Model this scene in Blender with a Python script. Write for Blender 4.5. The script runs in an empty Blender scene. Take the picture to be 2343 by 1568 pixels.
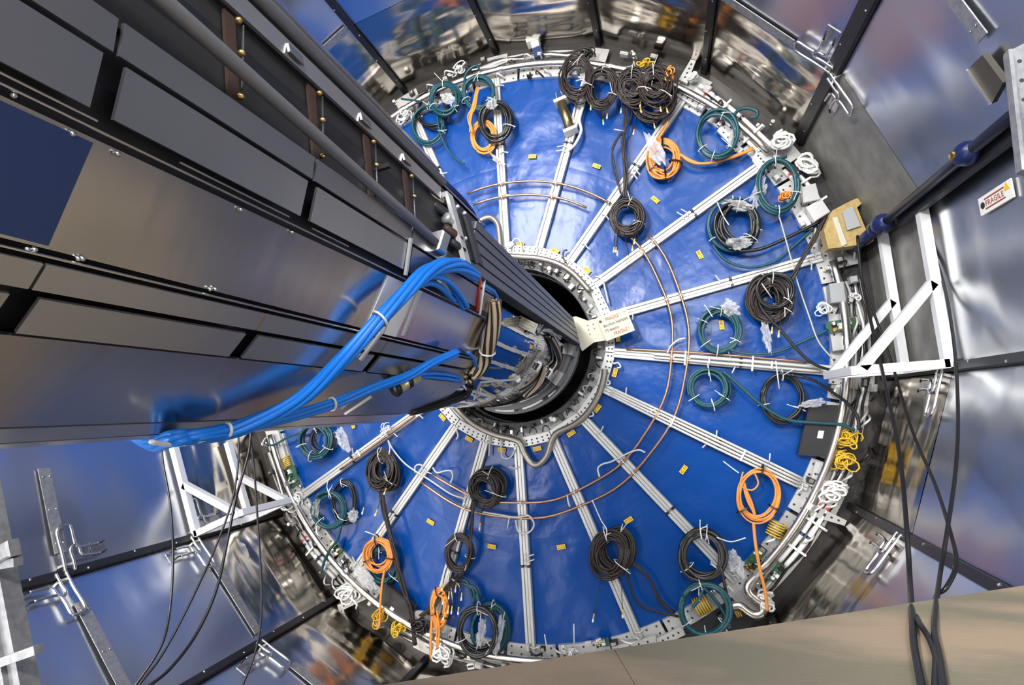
import bpy, math, random
import numpy as np
from mathutils import Matrix, Vector, noise

random.seed(7)
rnd = random.Random(11)
SC = bpy.context.scene
COL = SC.collection
PI = math.pi

# ------------------------------------------------------------------ camera
# world: X right, Y along the tunnel axis (end plate at y=0), Z up
F_PX = 1206.15
PPX, PPY = 1171.5, 784.0
RC = np.array([[0.95879101, 0.27749198, -0.06097541],
               [-0.09537575, 0.1122006, -0.98909782],
               [-0.26762524, 0.95415367, 0.13404293]])
CAM = np.array([1.23511735, -4.44450045, -0.60255946])
cam_d = bpy.data.cameras.new('camera')
cam = bpy.data.objects.new('camera', cam_d)
COL.objects.link(cam)
cam_d.sensor_width = 36.0
cam_d.lens = F_PX * 36.0 / 2343.0
cam_d.clip_start = 0.02
cam.matrix_world = Matrix(((RC[0][0], -RC[1][0], -RC[2][0], CAM[0]),
                           (RC[0][1], -RC[1][1], -RC[2][1], CAM[1]),
                           (RC[0][2], -RC[1][2], -RC[2][2], CAM[2]),
                           (0, 0, 0, 1)))
SC.camera = cam

# ------------------------------------------------------------------ light
wd = bpy.data.worlds.new('hall')
SC.world = wd
wd.use_nodes = True
bg = wd.node_tree.nodes['Background']
bg.inputs[0].default_value = (0.62, 0.66, 0.74, 1)
bg.inputs[1].default_value = 0.30


def lamp(name, loc, target, size, power, color, size_y=None):
    d = bpy.data.lights.new(name, 'AREA')
    d.energy = power
    d.color = color
    d.size = size
    if size_y:
        d.shape = 'RECTANGLE'
        d.size_y = size_y
    o = bpy.data.objects.new(name, d)
    COL.objects.link(o)
    o.location = loc
    o.rotation_euler = (Vector(target) - Vector(loc)).to_track_quat('-Z', 'Y').to_euler()
    return o


lamp('hall_lamp', (-0.6, -6.4, 1.9), (0.3, 0, -0.2), 0.5, 300, (1.0, 0.97, 0.93))
lamp('hall_lamp', (1.9, -6.6, 1.2), (0.4, 0, -0.2), 0.8, 110, (0.95, 0.97, 1.0))
lamp('hall_lamp', (-1.9, -6.2, -1.4), (0, 0, 0.2), 0.6, 70, (1.0, 0.96, 0.92))
lamp('tunnel_lamp', (-0.25, -3.5, 2.62), (0.3, -0.6, -0.2), 0.4, 105, (1.0, 0.98, 0.95), 1.8)
vs = SC.view_settings
vs.view_transform = 'Standard'
vs.look = 'None'
vs.exposure = 0.12
vs.gamma = 1.0
vs.use_curve_mapping = False

# ------------------------------------------------------------------ helpers
WLOC = {}


def ray(px, py):
    return np.array([(px - PPX) / F_PX, (py - PPY) / F_PX, 1.0]) @ RC


def at_y(px, py, y):
    d = ray(px, py)
    return CAM + d * ((y - CAM[1]) / d[1])


def at_z(px, py, z):
    d = ray(px, py)
    return CAM + d * ((z - CAM[2]) / d[2])


def D(px, py, h=0.0):
    return at_y(px, py, -h)


def on_cyl(px, py, r):
    d = ray(px, py)
    a = d[0] ** 2 + d[2] ** 2
    b = CAM[0] * d[0] + CAM[2] * d[2]
    c = CAM[0] ** 2 + CAM[2] ** 2 - r * r
    s = b * b - a * c
    t = (-b - math.sqrt(max(s, 0))) / a
    return CAM + d * t


RW = 2.85
AP = RW * math.cos(math.radians(10))


def on_wall(px, py, inset=0.0):
    d = ray(px, py)
    best = None
    for k in range(18):
        a = math.radians(20 * k)
        den = math.cos(a) * d[0] + math.sin(a) * d[2]
        if den > 1e-9:
            t = (AP - inset - math.cos(a) * CAM[0] - math.sin(a) * CAM[2]) / den
            if t > 0 and (best is None or t < best):
                best = t
    return CAM + d * best


def P(r, deg, h=0.0):
    a = math.radians(deg)
    return np.array([r * math.cos(a), -h, r * math.sin(a)])


def fw(phi, s, y, inset=0.0):
    """point on the wall facet whose middle is at angle phi: s along it, inset inward"""
    a = math.radians(phi)
    r = AP - inset
    return np.array([r * math.cos(a) - s * math.sin(a), y, r * math.sin(a) + s * math.cos(a)])


def norm(v):
    v = np.asarray(v, float)
    n = np.linalg.norm(v)
    return v / n if n > 1e-12 else v


def smooth_path(pts, n=6, closed=False):
    pts = [np.asarray(p, float) for p in pts]
    if len(pts) < 3 or n < 2:
        return pts
    out = []
    m = len(pts)
    for i in range(m if closed else m - 1):
        if closed:
            p0, p1, p2, p3 = pts[i - 1], pts[i], pts[(i + 1) % m], pts[(i + 2) % m]
        else:
            p0, p1, p2, p3 = pts[max(i - 1, 0)], pts[i], pts[i + 1], pts[min(i + 2, m - 1)]
        for k in range(n):
            t = k / n
            out.append(0.5 * ((2 * p1) + (-p0 + p2) * t + (2 * p0 - 5 * p1 + 4 * p2 - p3) * t * t + (-p0 + 3 * p1 - 3 * p2 + p3) * t ** 3))
    if not closed:
        out.append(pts[-1])
    return out


class MB:
    def __init__(self):
        self.v = []
        self.f = []

    def add(self, vs_, fs):
        b = len(self.v)
        self.v.extend([tuple(map(float, p)) for p in vs_])
        self.f.extend([tuple(i + b for i in f) for f in fs])
        return self

    def hexa(self, c):
        """8 corners: 4 bottom then 4 top"""
        return self.add(c, [(3, 2, 1, 0), (4, 5, 6, 7), (0, 1, 5, 4), (1, 2, 6, 5), (2, 3, 7, 6), (3, 0, 4, 7)])

    def box(self, c, ax, ay, az):
        c, ax, ay, az = [np.asarray(q, float) for q in (c, ax, ay, az)]
        return self.hexa([c - ax - ay - az, c + ax - ay - az, c + ax + ay - az, c - ax + ay - az,
                          c - ax - ay + az, c + ax - ay + az, c + ax + ay + az, c - ax + ay + az])

    def bbox(self, c, ax, ay, az, b=0.15):
        """box with a chamfer round its top (az) edges"""
        c, ax, ay, az = [np.asarray(q, float) for q in (c, ax, ay, az)]
        k = min(np.linalg.norm(ax), np.linalg.norm(ay), np.linalg.norm(az)) * b * 2
        sx = 1 - k / max(np.linalg.norm(ax), 1e-9)
        sy = 1 - k / max(np.linalg.norm(ay), 1e-9)
        sz = 1 - k / max(np.linalg.norm(az), 1e-9)
        r = []
        for (zz, fx, fy) in ((-1, 1, 1), (sz, 1, 1), (1, sx, sy)):
            for (i, j) in ((-1, -1), (1, -1), (1, 1), (-1, 1)):
                r.append(c + ax * i * fx + ay * j * fy + az * zz)
        fs = [(3, 2, 1, 0), (8, 9, 10, 11)]
        for l in (0, 4):
            for i in range(4):
                j = (i + 1) % 4
                fs.append((l + i, l + j, l + 4 + j, l + 4 + i))
        return self.add(r, fs)

    def bar(self, a, b, w, h, up):
        """straight bar of width w (across up) and height h (along up)"""
        a, b = np.asarray(a, float), np.asarray(b, float)
        d = norm(b - a)
        u = np.asarray(up, float)
        u = norm(u - d * np.dot(u, d))
        s = np.cross(d, u)
        return self.box((a + b) / 2, (b - a) / 2, s * w / 2, u * h / 2)

    def tube(self, pts, r, sides=6, closed=False, caps=True, radii=None):
        pts = [np.asarray(p, float) for p in pts]
        n = len(pts)
        vs_, fs = [], []
        t0 = norm(pts[1] - pts[0])
        ref = np.array([0, 0, 1.0]) if abs(t0[2]) < 0.9 else np.array([1.0, 0, 0])
        u = norm(np.cross(t0, ref))
        for i in range(n):
            if closed:
                t = norm(pts[(i + 1) % n] - pts[i - 1])
            else:
                t = norm(pts[min(i + 1, n - 1)] - pts[max(i - 1, 0)])
            u = u - t * np.dot(u, t)
            if np.linalg.norm(u) < 1e-6:
                u = np.cross(t, [1, 0, 0])
            u = norm(u)
            w = np.cross(t, u)
            rr = radii[i] if radii is not None else r
            for k in range(sides):
                a = 2 * PI * k / sides
                vs_.append(pts[i] + rr * (math.cos(a) * u + math.sin(a) * w))
        for i in range(n if closed else n - 1):
            j = (i + 1) % n
            for k in range(sides):
                l = (k + 1) % sides
                fs.append((i * sides + k, i * sides + l, j * sides + l, j * sides + k))
        if caps and not closed:
            fs.append(tuple(range(sides - 1, -1, -1)))
            fs.append(tuple((n - 1) * sides + k for k in range(sides)))
        return self.add(vs_, fs)

    def cyl(self, a, b, r, sides=12, r2=None):
        return self.tube([a, b], r, sides, radii=[r, r if r2 is None else r2])

    def lathe(self, c, axis, prof, sides=16):
        """prof: list of (radius, distance along axis)"""
        c = np.asarray(c, float)
        ax = norm(axis)
        ref = np.array([0, 0, 1.0]) if abs(ax[2]) < 0.9 else np.array([1.0, 0, 0])
        u = norm(np.cross(ax, ref))
        w = np.cross(ax, u)
        vs_, fs = [], []
        for (r, z) in prof:
            for k in range(sides):
                a = 2 * PI * k / sides
                vs_.append(c + ax * z + r * (math.cos(a) * u + math.sin(a) * w))
        for i in range(len(prof) - 1):
            for k in range(sides):
                l = (k + 1) % sides
                fs.append((i * sides + k, i * sides + l, (i + 1) * sides + l, (i + 1) * sides + k))
        fs.append(tuple(range(sides - 1, -1, -1)))
        fs.append(tuple((len(prof) - 1) * sides + k for k in range(sides)))
        return self.add(vs_, fs)

    def arc_band(self, r0, r1, a0, a1, h0, h1, n=6):
        """solid ring sector about the tunnel axis, from height h0 to h1 off the end plate"""
        vs_, fs = [], []
        for i in range(n + 1):
            a = a0 + (a1 - a0) * i / n
            vs_ += [P(r0, a, h0), P(r1, a, h0), P(r1, a, h1), P(r0, a, h1)]
        for i in range(n):
            b = 4 * i
            for k in range(4):
                l = (k + 1) % 4
                fs.append((b + k, b + l, b + 4 + l, b + 4 + k))
        fs += [(3, 2, 1, 0), (4 * n, 4 * n + 1, 4 * n + 2, 4 * n + 3)]
        return self.add(vs_, fs)

    def prism(self, poly, off):
        poly = [np.asarray(p, float) for p in poly]
        off = np.asarray(off, float)
        n = len(poly)
        return self.add(poly + [p + off for p in poly],
                        [tuple(range(n - 1, -1, -1)), tuple(range(n, 2 * n))] + [(i, (i + 1) % n, n + (i + 1) % n, n + i) for i in range(n)])

    def build(self, name, mat, parent=None, smooth=False):
        me = bpy.data.meshes.new(name)
        v = np.array(self.v)
        if parent is not None:
            v = v - wloc(parent)
        me.from_pydata(v.tolist(), [], self.f)
        if smooth:
            me.polygons.foreach_set('use_smooth', [True] * len(me.polygons))
        me.materials.append(mat)
        o = bpy.data.objects.new(name, me)
        COL.objects.link(o)
        if parent is not None:
            o.parent = parent
        WLOC[o.name] = wloc(parent) if parent is not None else np.zeros(3)
        return o


def wloc(o):
    return WLOC.get(o.name, np.zeros(3)) if o is not None else np.zeros(3)


def tag(o, label, cat, group=None, kind=None):
    o['label'] = label
    o['category'] = cat
    if group:
        o['group'] = group
    if kind:
        o['kind'] = kind
    return o


def thing(name, label, cat, loc=(0, 0, 0), group=None):
    o = bpy.data.objects.new(name, None)
    COL.objects.link(o)
    o.location = tuple(map(float, loc))
    WLOC[o.name] = np.asarray(loc, float)
    return tag(o, label, cat, group)


def struct(name, label=None):
    o = bpy.data.objects.new(name, None)
    COL.objects.link(o)
    o['kind'] = 'structure'
    if label:
        o['label'] = label
    WLOC[o.name] = np.zeros(3)
    return o


# ------------------------------------------------------------------ materials
def mat(name, col, rough=0.5, metal=0.0, bump=None, var=None, spec=0.5, stretch=None, alpha=None, coat=0.0, aniso=0.0):
    m = bpy.data.materials.new(name)
    m.use_nodes = True
    nt = m.node_tree
    b = nt.nodes['Principled BSDF']
    b.inputs['Base Color'].default_value = (*col, 1)
    b.inputs['Roughness'].default_value = rough
    b.inputs['Metallic'].default_value = metal
    b.inputs['Specular IOR Level'].default_value = spec
    b.inputs['Coat Weight'].default_value = coat
    if alpha is not None:
        b.inputs['Alpha'].default_value = alpha
    src = None
    if bump or var:
        tc = nt.nodes.new('ShaderNodeTexCoord')
        src = tc.outputs['Object']
        if stretch:
            mp = nt.nodes.new('ShaderNodeMapping')
            mp.inputs['Scale'].default_value = stretch
            nt.links.new(src, mp.inputs['Vector'])
            src = mp.outputs['Vector']
    if var:   # (scale, second colour, detail, low, high)
        nz = nt.nodes.new('ShaderNodeTexNoise')
        nz.inputs['Scale'].default_value = var[0]
        nz.inputs['Detail'].default_value = var[2]
        nt.links.new(src, nz.inputs['Vector'])
        rp = nt.nodes.new('ShaderNodeValToRGB')
        rp.color_ramp.elements[0].position = var[3]
        rp.color_ramp.elements[1].position = var[4]
        rp.color_ramp.elements[0].color = (*col, 1)
        rp.color_ramp.elements[1].color = (*var[1], 1)
        nt.links.new(nz.outputs['Fac'], rp.inputs['Fac'])
        nt.links.new(rp.outputs['Color'], b.inputs['Base Color'])
    if bump:  # (scale, strength, detail)
        nb = nt.nodes.new('ShaderNodeTexNoise')
        nb.inputs['Scale'].default_value = bump[0]
        nb.inputs['Detail'].default_value = bump[2] if len(bump) > 2 else 3
        nt.links.new(src, nb.inputs['Vector'])
        bp = nt.nodes.new('ShaderNodeBump')
        bp.inputs['Strength'].default_value = bump[1]
        bp.inputs['Distance'].default_value = bump[3] if len(bump) > 3 else 0.02
        nt.links.new(nb.outputs['Fac'], bp.inputs['Height'])
        nt.links.new(bp.outputs['Normal'], b.inputs['Normal'])
    return m


M = {}
M['blue'] = mat('blue_cover_sheet', (0.0, 0.056, 0.285), 0.28, 0, bump=(5, 0.45, 3, 0.02), spec=0.36)
M['sheet'] = mat('polished_steel_sheet', (0.58, 0.59, 0.61), 0.28, 1.0, bump=(2.2, 0.22, 2, 0.03), stretch=(1, 1.6, 1))
M['foil'] = mat('crumpled_steel_foil', (0.46, 0.42, 0.37), 0.18, 1.0, bump=(2.5, 0.22, 2, 0.02), stretch=(1, 2.6, 1))
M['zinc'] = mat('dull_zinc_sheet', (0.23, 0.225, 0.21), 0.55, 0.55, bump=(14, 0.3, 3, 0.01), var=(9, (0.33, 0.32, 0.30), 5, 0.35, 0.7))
M['seam'] = mat('black_seam', (0.012, 0.012, 0.014), 0.4)
M['steel'] = mat('bright_steel', (0.72, 0.71, 0.69), 0.25, 1.0)
M['satin'] = mat('satin_steel_pipe', (0.62, 0.59, 0.55), 0.3, 1.0)
M['alu'] = mat('white_aluminium', (0.58, 0.58, 0.57), 0.40, 0.3)
M['alu2'] = mat('grey_aluminium', (0.52, 0.52, 0.51), 0.4, 0.5)
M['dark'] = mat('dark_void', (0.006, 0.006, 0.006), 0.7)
M['darkgrey'] = mat('dark_grey_metal', (0.035, 0.034, 0.035), 0.45, 0.3)
M['copper'] = mat('copper_pipe', (0.44, 0.25, 0.16), 0.38, 0.8)
M['teal'] = mat('teal_cable', (0.008, 0.068, 0.090), 0.42)
M['black'] = mat('black_cable', (0.010, 0.010, 0.011), 0.35)
M['brown'] = mat('dark_brown_cable', (0.022, 0.014, 0.012), 0.5)
M['orange'] = mat('orange_cable', (0.80, 0.30, 0.06), 0.42)
M['brightblue'] = mat('bright_blue_cable', (0.008, 0.21, 0.80), 0.36)
M['white'] = mat('white_plastic', (0.82, 0.82, 0.80), 0.4)
M['yellow'] = mat('yellow_label', (0.83, 0.52, 0.02), 0.5)
M['yellowwire'] = mat('yellow_wire', (0.72, 0.46, 0.03), 0.45)
M['ink'] = mat('black_ink', (0.02, 0.018, 0.015), 0.7)
M['redink'] = mat('red_ink', (0.36, 0.06, 0.03), 0.7)
M['pcb'] = mat('green_circuit_board', (0.03, 0.10, 0.05), 0.45)
M['brass'] = mat('brass', (0.70, 0.48, 0.16), 0.28, 1.0)
M['cream'] = mat('cream_board', (0.56, 0.54, 0.43), 0.6)
M['polish'] = mat('brushed_steel_face', (0.56, 0.54, 0.535), 0.22, 1.0, bump=(2, 0.10, 2, 0.02), stretch=(0.3, 5, 0.3))
M['polish2'] = mat('brushed_steel_strip', (0.42, 0.41, 0.42), 0.28, 0.9, bump=(2, 0.12, 2, 0.02), stretch=(0.3, 5, 0.3))
M['mirror'] = mat('mirror_foil', (0.36, 0.36, 0.37), 0.05, 1.0, bump=(7, 0.08, 2, 0.02))
M['navy'] = mat('navy_panel', (0.012, 0.032, 0.11), 0.42)
M['polepaint'] = mat('blue_pole_paint', (0.008, 0.018, 0.09), 0.32)
M['ochre'] = mat('ochre_block', (0.47, 0.33, 0.12), 0.5, var=(30, (0.36, 0.25, 0.09), 3, 0.4, 0.7))
M['ply'] = mat('worn_plywood', (0.175, 0.158, 0.112), 0.62, 0, bump=(60, 0.15, 3, 0.004), var=(3.0, (0.30, 0.228, 0.16), 8, 0.42, 0.60), stretch=(0.6, 1.6, 1))
M['edge'] = mat('plywood_edge', (0.12, 0.095, 0.065), 0.8)
M['galv'] = mat('galvanised_steel', (0.33, 0.335, 0.35), 0.45, 0.6, var=(40, (0.25, 0.255, 0.27), 3, 0.4, 0.65))
M['framewhite'] = mat('silver_white_frame', (0.80, 0.81, 0.83), 0.35, 0.2)
M['brownstrap'] = mat('brown_strap', (0.060, 0.032, 0.022), 0.5)
M['amber'] = mat('amber_tape', (0.33, 0.15, 0.02), 0.4)
M['grey'] = mat('grey_plastic', (0.36, 0.37, 0.38), 0.5)
M['railgrey'] = mat('dark_anodised_rail', (0.115, 0.12, 0.145), 0.42, 0.2)
M['groove'] = mat('rail_groove', (0.008, 0.008, 0.010), 0.6)
M['blackbox'] = mat('black_box', (0.016, 0.016, 0.018), 0.5)
M['beige'] = mat('beige_ribbon_cable', (0.48, 0.37, 0.24), 0.45)
M['hose'] = mat('grey_white_hose', (0.58, 0.58, 0.56), 0.45)
M['redwire'] = mat('red_wire', (0.45, 0.03, 0.03), 0.45)
M['bag'] = mat('clear_plastic_bag', (0.85, 0.86, 0.88), 0.12, 0, bump=(30, 0.8, 3, 0.02), alpha=0.30, coat=0.5)
M['flange'] = mat('mottled_flange_metal', (0.62, 0.62, 0.61), 0.45, 0.3, var=(14, (0.30, 0.30, 0.29), 5, 0.42, 0.66))
M['tubegrey'] = mat('grey_tube', (0.24, 0.24, 0.25), 0.38, 0.5)
M['collargrey'] = mat('grey_collar', (0.17, 0.17, 0.18), 0.5, 0.2)
M['poledark'] = mat('dark_pole_shaft', (0.022, 0.026, 0.05), 0.3, 0.4)
M['polish3'] = mat('pale_brushed_strip', (0.60, 0.585, 0.58), 0.30, 0.85, bump=(2, 0.10, 2, 0.02), stretch=(0.3, 5, 0.3))
M['darkbronze'] = mat('dark_bronze_box', (0.075, 0.066, 0.055), 0.5, 0.3)
M['bentpipe'] = mat('dull_steel_pipe', (0.30, 0.275, 0.24), 0.36, 0.6)
M['bronzepale'] = mat('pale_brass', (0.62, 0.55, 0.36), 0.35, 0.6)
M['bronze'] = mat('bronze_filter', (0.30, 0.24, 0.13), 0.3, 0.9)

# ------------------------------------------------------------------ lettering (flat print)
TEXTS = {}


def make_texts(strings):
    obs = []
    for s in strings:
        c = bpy.data.curves.new('lettering', 'FONT')
        c.body = s
        c.size = 1.0
        c.align_x = 'CENTER'
        c.align_y = 'CENTER'
        c.resolution_u = 2
        o = bpy.data.objects.new('lettering', c)
        COL.objects.link(o)
        obs.append((s, o, c))
    dg = bpy.context.evaluated_depsgraph_get()
    dg.update()
    for s, o, c in obs:
        me = o.evaluated_get(dg).to_mesh()
        TEXTS[s] = ([tuple(v.co) for v in me.vertices], [tuple(p.vertices) for p in me.polygons])
        o.evaluated_get(dg).to_mesh_clear()
    for s, o, c in obs:
        bpy.data.objects.remove(o)
        bpy.data.curves.remove(c)


def put_text(mb, s, c, xd, yd, width=None, height=None):
    vs_, fs = TEXTS[s]
    xs = [v[0] for v in vs_]
    ys = [v[1] for v in vs_]
    w = max(xs) - min(xs)
    hh = max(ys) - min(ys)
    sx = (width / w) if width else height / hh
    sy = (height / hh) if height else sx
    cx, cy = (max(xs) + min(xs)) / 2, (max(ys) + min(ys)) / 2
    c, xd, yd = np.asarray(c, float), norm(xd), norm(yd)
    mb.add([c + xd * (v[0] - cx) * sx + yd * (v[1] - cy) * sy for v in vs_], fs)


make_texts(['C-%02d' % i for i in range(5, 18)] + ['FRAGILE', 'FRAGILE !', 'Beryllium beampipe', 'ITS detector'])

# ================================================================== THE SETTING
SPOKES = [110 - 20 * k for k in range(18)]      # angles of the radial rails


def nz(p, s, seed=0.0):
    return noise.noise(Vector((p[0] * s + seed, p[1] * s + seed * 0.7, p[2] * s - seed)))


# --- end plate with its blue cover sheets
wall_end = struct('wall_end')
for k, a in enumerate(SPOKES):
    for (r0, r1, h) in ((0.84, 1.655, 0.0), (1.648, 2.50, 0.003)):
        mb = MB()
        NA, NR = 16, 14
        vs_ = []
        for i in range(NR + 1):
            r = r0 + (r1 - r0) * i / NR
            for j in range(NA + 1):
                q = P(r, a - 20 * j / NA, 0)
                e = min(1, 6 * min(j / NA, 1 - j / NA)) * min(1, 4 * min(i / NR, 1 - i / NR) + 0.45)
                up = 0.5 + 0.5 * math.sin(math.radians(a - 10))
                bulge = 0.012 * nz(q, 2.3, 3.1) + 0.006 * nz(q, 6.0, 9.7) + 0.0035 * up * math.sin(r * 60 + 3 * nz(q, 2, 1))
                vs_.append(q + np.array([0, -(h + 0.008 + bulge * e), 0]))
        n1 = NA + 1
        fs = [(i * n1 + j, i * n1 + j + 1, (i + 1) * n1 + j + 1, (i + 1) * n1 + j) for i in range(NR) for j in range(NA)]
        # folded outer edge gives the sheet its thickness
        b = len(vs_)
        if r0 > 1:
            for j in range(NA + 1):
                vs_.append(vs_[j] * 1.0)
            for j in range(NA + 1):
                vs_.append(vs_[j] + np.array([0, 0.016, 0]))
            fs += [(b + j + 1, b + j, b + n1 + j, b + n1 + j + 1) for j in range(NA)]
        mb.add(vs_, fs)
        mb.build('cover_sheet', M['blue'], wall_end, True)
mb = MB()
mb.arc_band(0.68, 2.92, 0, 360, -0.06, -0.03, 72)
mb.build('backing_plate', M['darkgrey'], wall_end)
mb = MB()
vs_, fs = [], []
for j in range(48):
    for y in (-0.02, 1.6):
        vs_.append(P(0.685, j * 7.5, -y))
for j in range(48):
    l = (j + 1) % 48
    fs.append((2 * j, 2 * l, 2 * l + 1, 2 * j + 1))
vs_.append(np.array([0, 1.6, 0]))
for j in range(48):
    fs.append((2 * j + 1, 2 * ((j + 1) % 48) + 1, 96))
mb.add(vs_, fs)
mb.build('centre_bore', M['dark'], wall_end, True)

# --- 18-sided tunnel of metal sheets
SIDE = {0: 'wall_right', 20: 'wall_upper_right', 40: 'wall_upper_right', 60: 'wall_top', 80: 'wall_top', 100: 'wall_top',
        120: 'wall_upper_left', 140: 'wall_upper_left', 160: 'wall_left', 180: 'wall_left', 200: 'wall_left', 220: 'wall_lower_left',
        240: 'wall_lower_left', 260: 'wall_bottom', 280: 'wall_bottom', 300: 'wall_lower_right', 320: 'wall_lower_right', 340: 'wall_lower_right'}
WALLS = {}
HW = AP * math.tan(math.radians(10))
for phi, nm in SIDE.items():
    if nm not in WALLS:
        WALLS[nm] = struct(nm)
    wl = WALLS[nm]
    an = np.array([math.cos(math.radians(phi)), 0, math.sin(math.radians(phi))])

    def sheet(y0, y1, nu, nv, amp, mname, part, seed):
        mb = MB()
        vs_ = []
        for i in range(nv + 1):
            y = y0 + (y1 - y0) * i / nv
            for j in range(nu + 1):
                s = -HW + 2 * HW * j / nu
                q = fw(phi, s, y)
                e = min(1, 5 * min(j / nu, 1 - j / nu)) * min(1, 5 * min(i / nv, 1 - i / nv) + 0.15)
                if part == 'foil_sheet':
                    d = amp * (noise.noise(Vector((s * 1.3 + seed, y * 5.0 + s * 1.1, phi))) + 0.22 * noise.noise(Vector((s * 1.0 + 7, y * 13 - s * 0.8, seed))))
                else:
                    d = amp * noise.noise(Vector((s * 1.2 + seed, y * 1.5, phi * 0.37))) + amp * 0.7 * noise.noise(Vector((s * 0.9 + seed, y * 4.2, phi))) + amp * 0.07 * noise.noise(Vector((s * 1.5, y * 11, phi)))
                vs_.append(q - an * d * e)
        n1 = nu + 1
        fs = [(i * n1 + j, i * n1 + j + 1, (i + 1) * n1 + j + 1, (i + 1) * n1 + j) for i in range(nv) for j in range(nu)]
        b = len(vs_)
        cs = [0, nu, nv * n1 + nu, nv * n1]
        for c in cs:
            vs_.append(vs_[c] + an * 0.012)
        fs.append((b, b + 1, b + 2, b + 3))
        mb.add(vs_, fs)
        return mb.build(part, M[mname], wl, True)

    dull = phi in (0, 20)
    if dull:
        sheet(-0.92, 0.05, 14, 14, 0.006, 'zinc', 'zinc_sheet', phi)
    else:
        sheet(-0.92, 0.05, 16, 56, 0.020, 'foil', 'foil_sheet', phi * 1.3)
    sheet(-3.2, -0.925, 12, 44, 0.014, 'sheet', 'wall_sheet', phi * 2.1)
    sheet(-5.6, -3.205, 12, 36, 0.014, 'sheet', 'wall_sheet', phi * 3.7 + 5)
    sheet(-8.0, -5.605, 8, 12, 0.014, 'sheet', 'wall_sheet', phi * 5.7 + 5)
    # black strip over the joint on the clockwise side of each facet
    j = phi - 10
    c0 = P(RW, j)
    r_ = norm(c0)
    tng = np.array([-r_[2], 0, r_[0]])
    wd_ = 0.052 if j in (30, 10) else 0.028
    mb = MB()
    mb.hexa([c0 * 0.995 + tng * wd_ + [0, -8, 0], c0 * 0.995 - tng * wd_ + [0, -8, 0], c0 * 0.995 - tng * wd_ + [0, 0.02, 0], c0 * 0.995 + tng * wd_ + [0, 0.02, 0],
             c0 * 0.986 + tng * wd_ * 0.8 + [0, -8, 0], c0 * 0.986 - tng * wd_ * 0.8 + [0, -8, 0], c0 * 0.986 - tng * wd_ * 0.8 + [0, 0.02, 0], c0 * 0.986 + tng * wd_ * 0.8 + [0, 0.02, 0]])
    st = mb.build('joint_strip', M['seam'], wl)
    mb = MB()
    for q in range(12):
        y = -0.2 - 0.32 * q
        cc = c0 * 0.986 + np.array([0, y, 0]) + tng * wd_ * (0.45 if q % 2 else -0.45)
        mb.lathe(cc, -r_, [(0.008, 0), (0.008, 0.004), (0.004, 0.007)], 6)
    o = mb.build('rivets', M['steel'], st)
    o['kind'] = 'stuff'

# --- boarded working platform at the lower right
floor = struct('floor')
ZF = -1.3
e0 = at_z(870, 1568, ZF)
e1 = at_z(2343, 1340, ZF)
ed = norm(e1 - e0)
en = np.array([ed[1], -ed[0], 0])          # towards the camera side
sm = at_z(1400, 1480, ZF)
t_s = float(np.dot(sm - e0, ed))
t_max = float(np.dot(e1 - e0, ed)) + 0.12
for (ta, tb) in ((-0.9, t_s - 0.0008), (t_s + 0.0008, t_max)):
    for (wa, wb) in ((0.0, 0.62), (0.624, 1.6)):
        if tb > 2 and wb > 1:
            tb2 = tb - 0.3
        else:
            tb2 = tb
        skew = -0.12
        c = [e0 + ed * (ta + skew * wa) + en * wa, e0 + ed * (tb2 + (skew * wa if tb < t_max else 0)) + en * wa,
             e0 + ed * (tb2 + (skew * wb if tb < t_max else 0)) + en * wb, e0 + ed * (ta + skew * wb) + en * wb]
        mb = MB()
        mb.hexa([q - np.array([0, 0, 0.022]) for q in c] + c)
        mb.build('board', M['ply'], floor)

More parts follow.
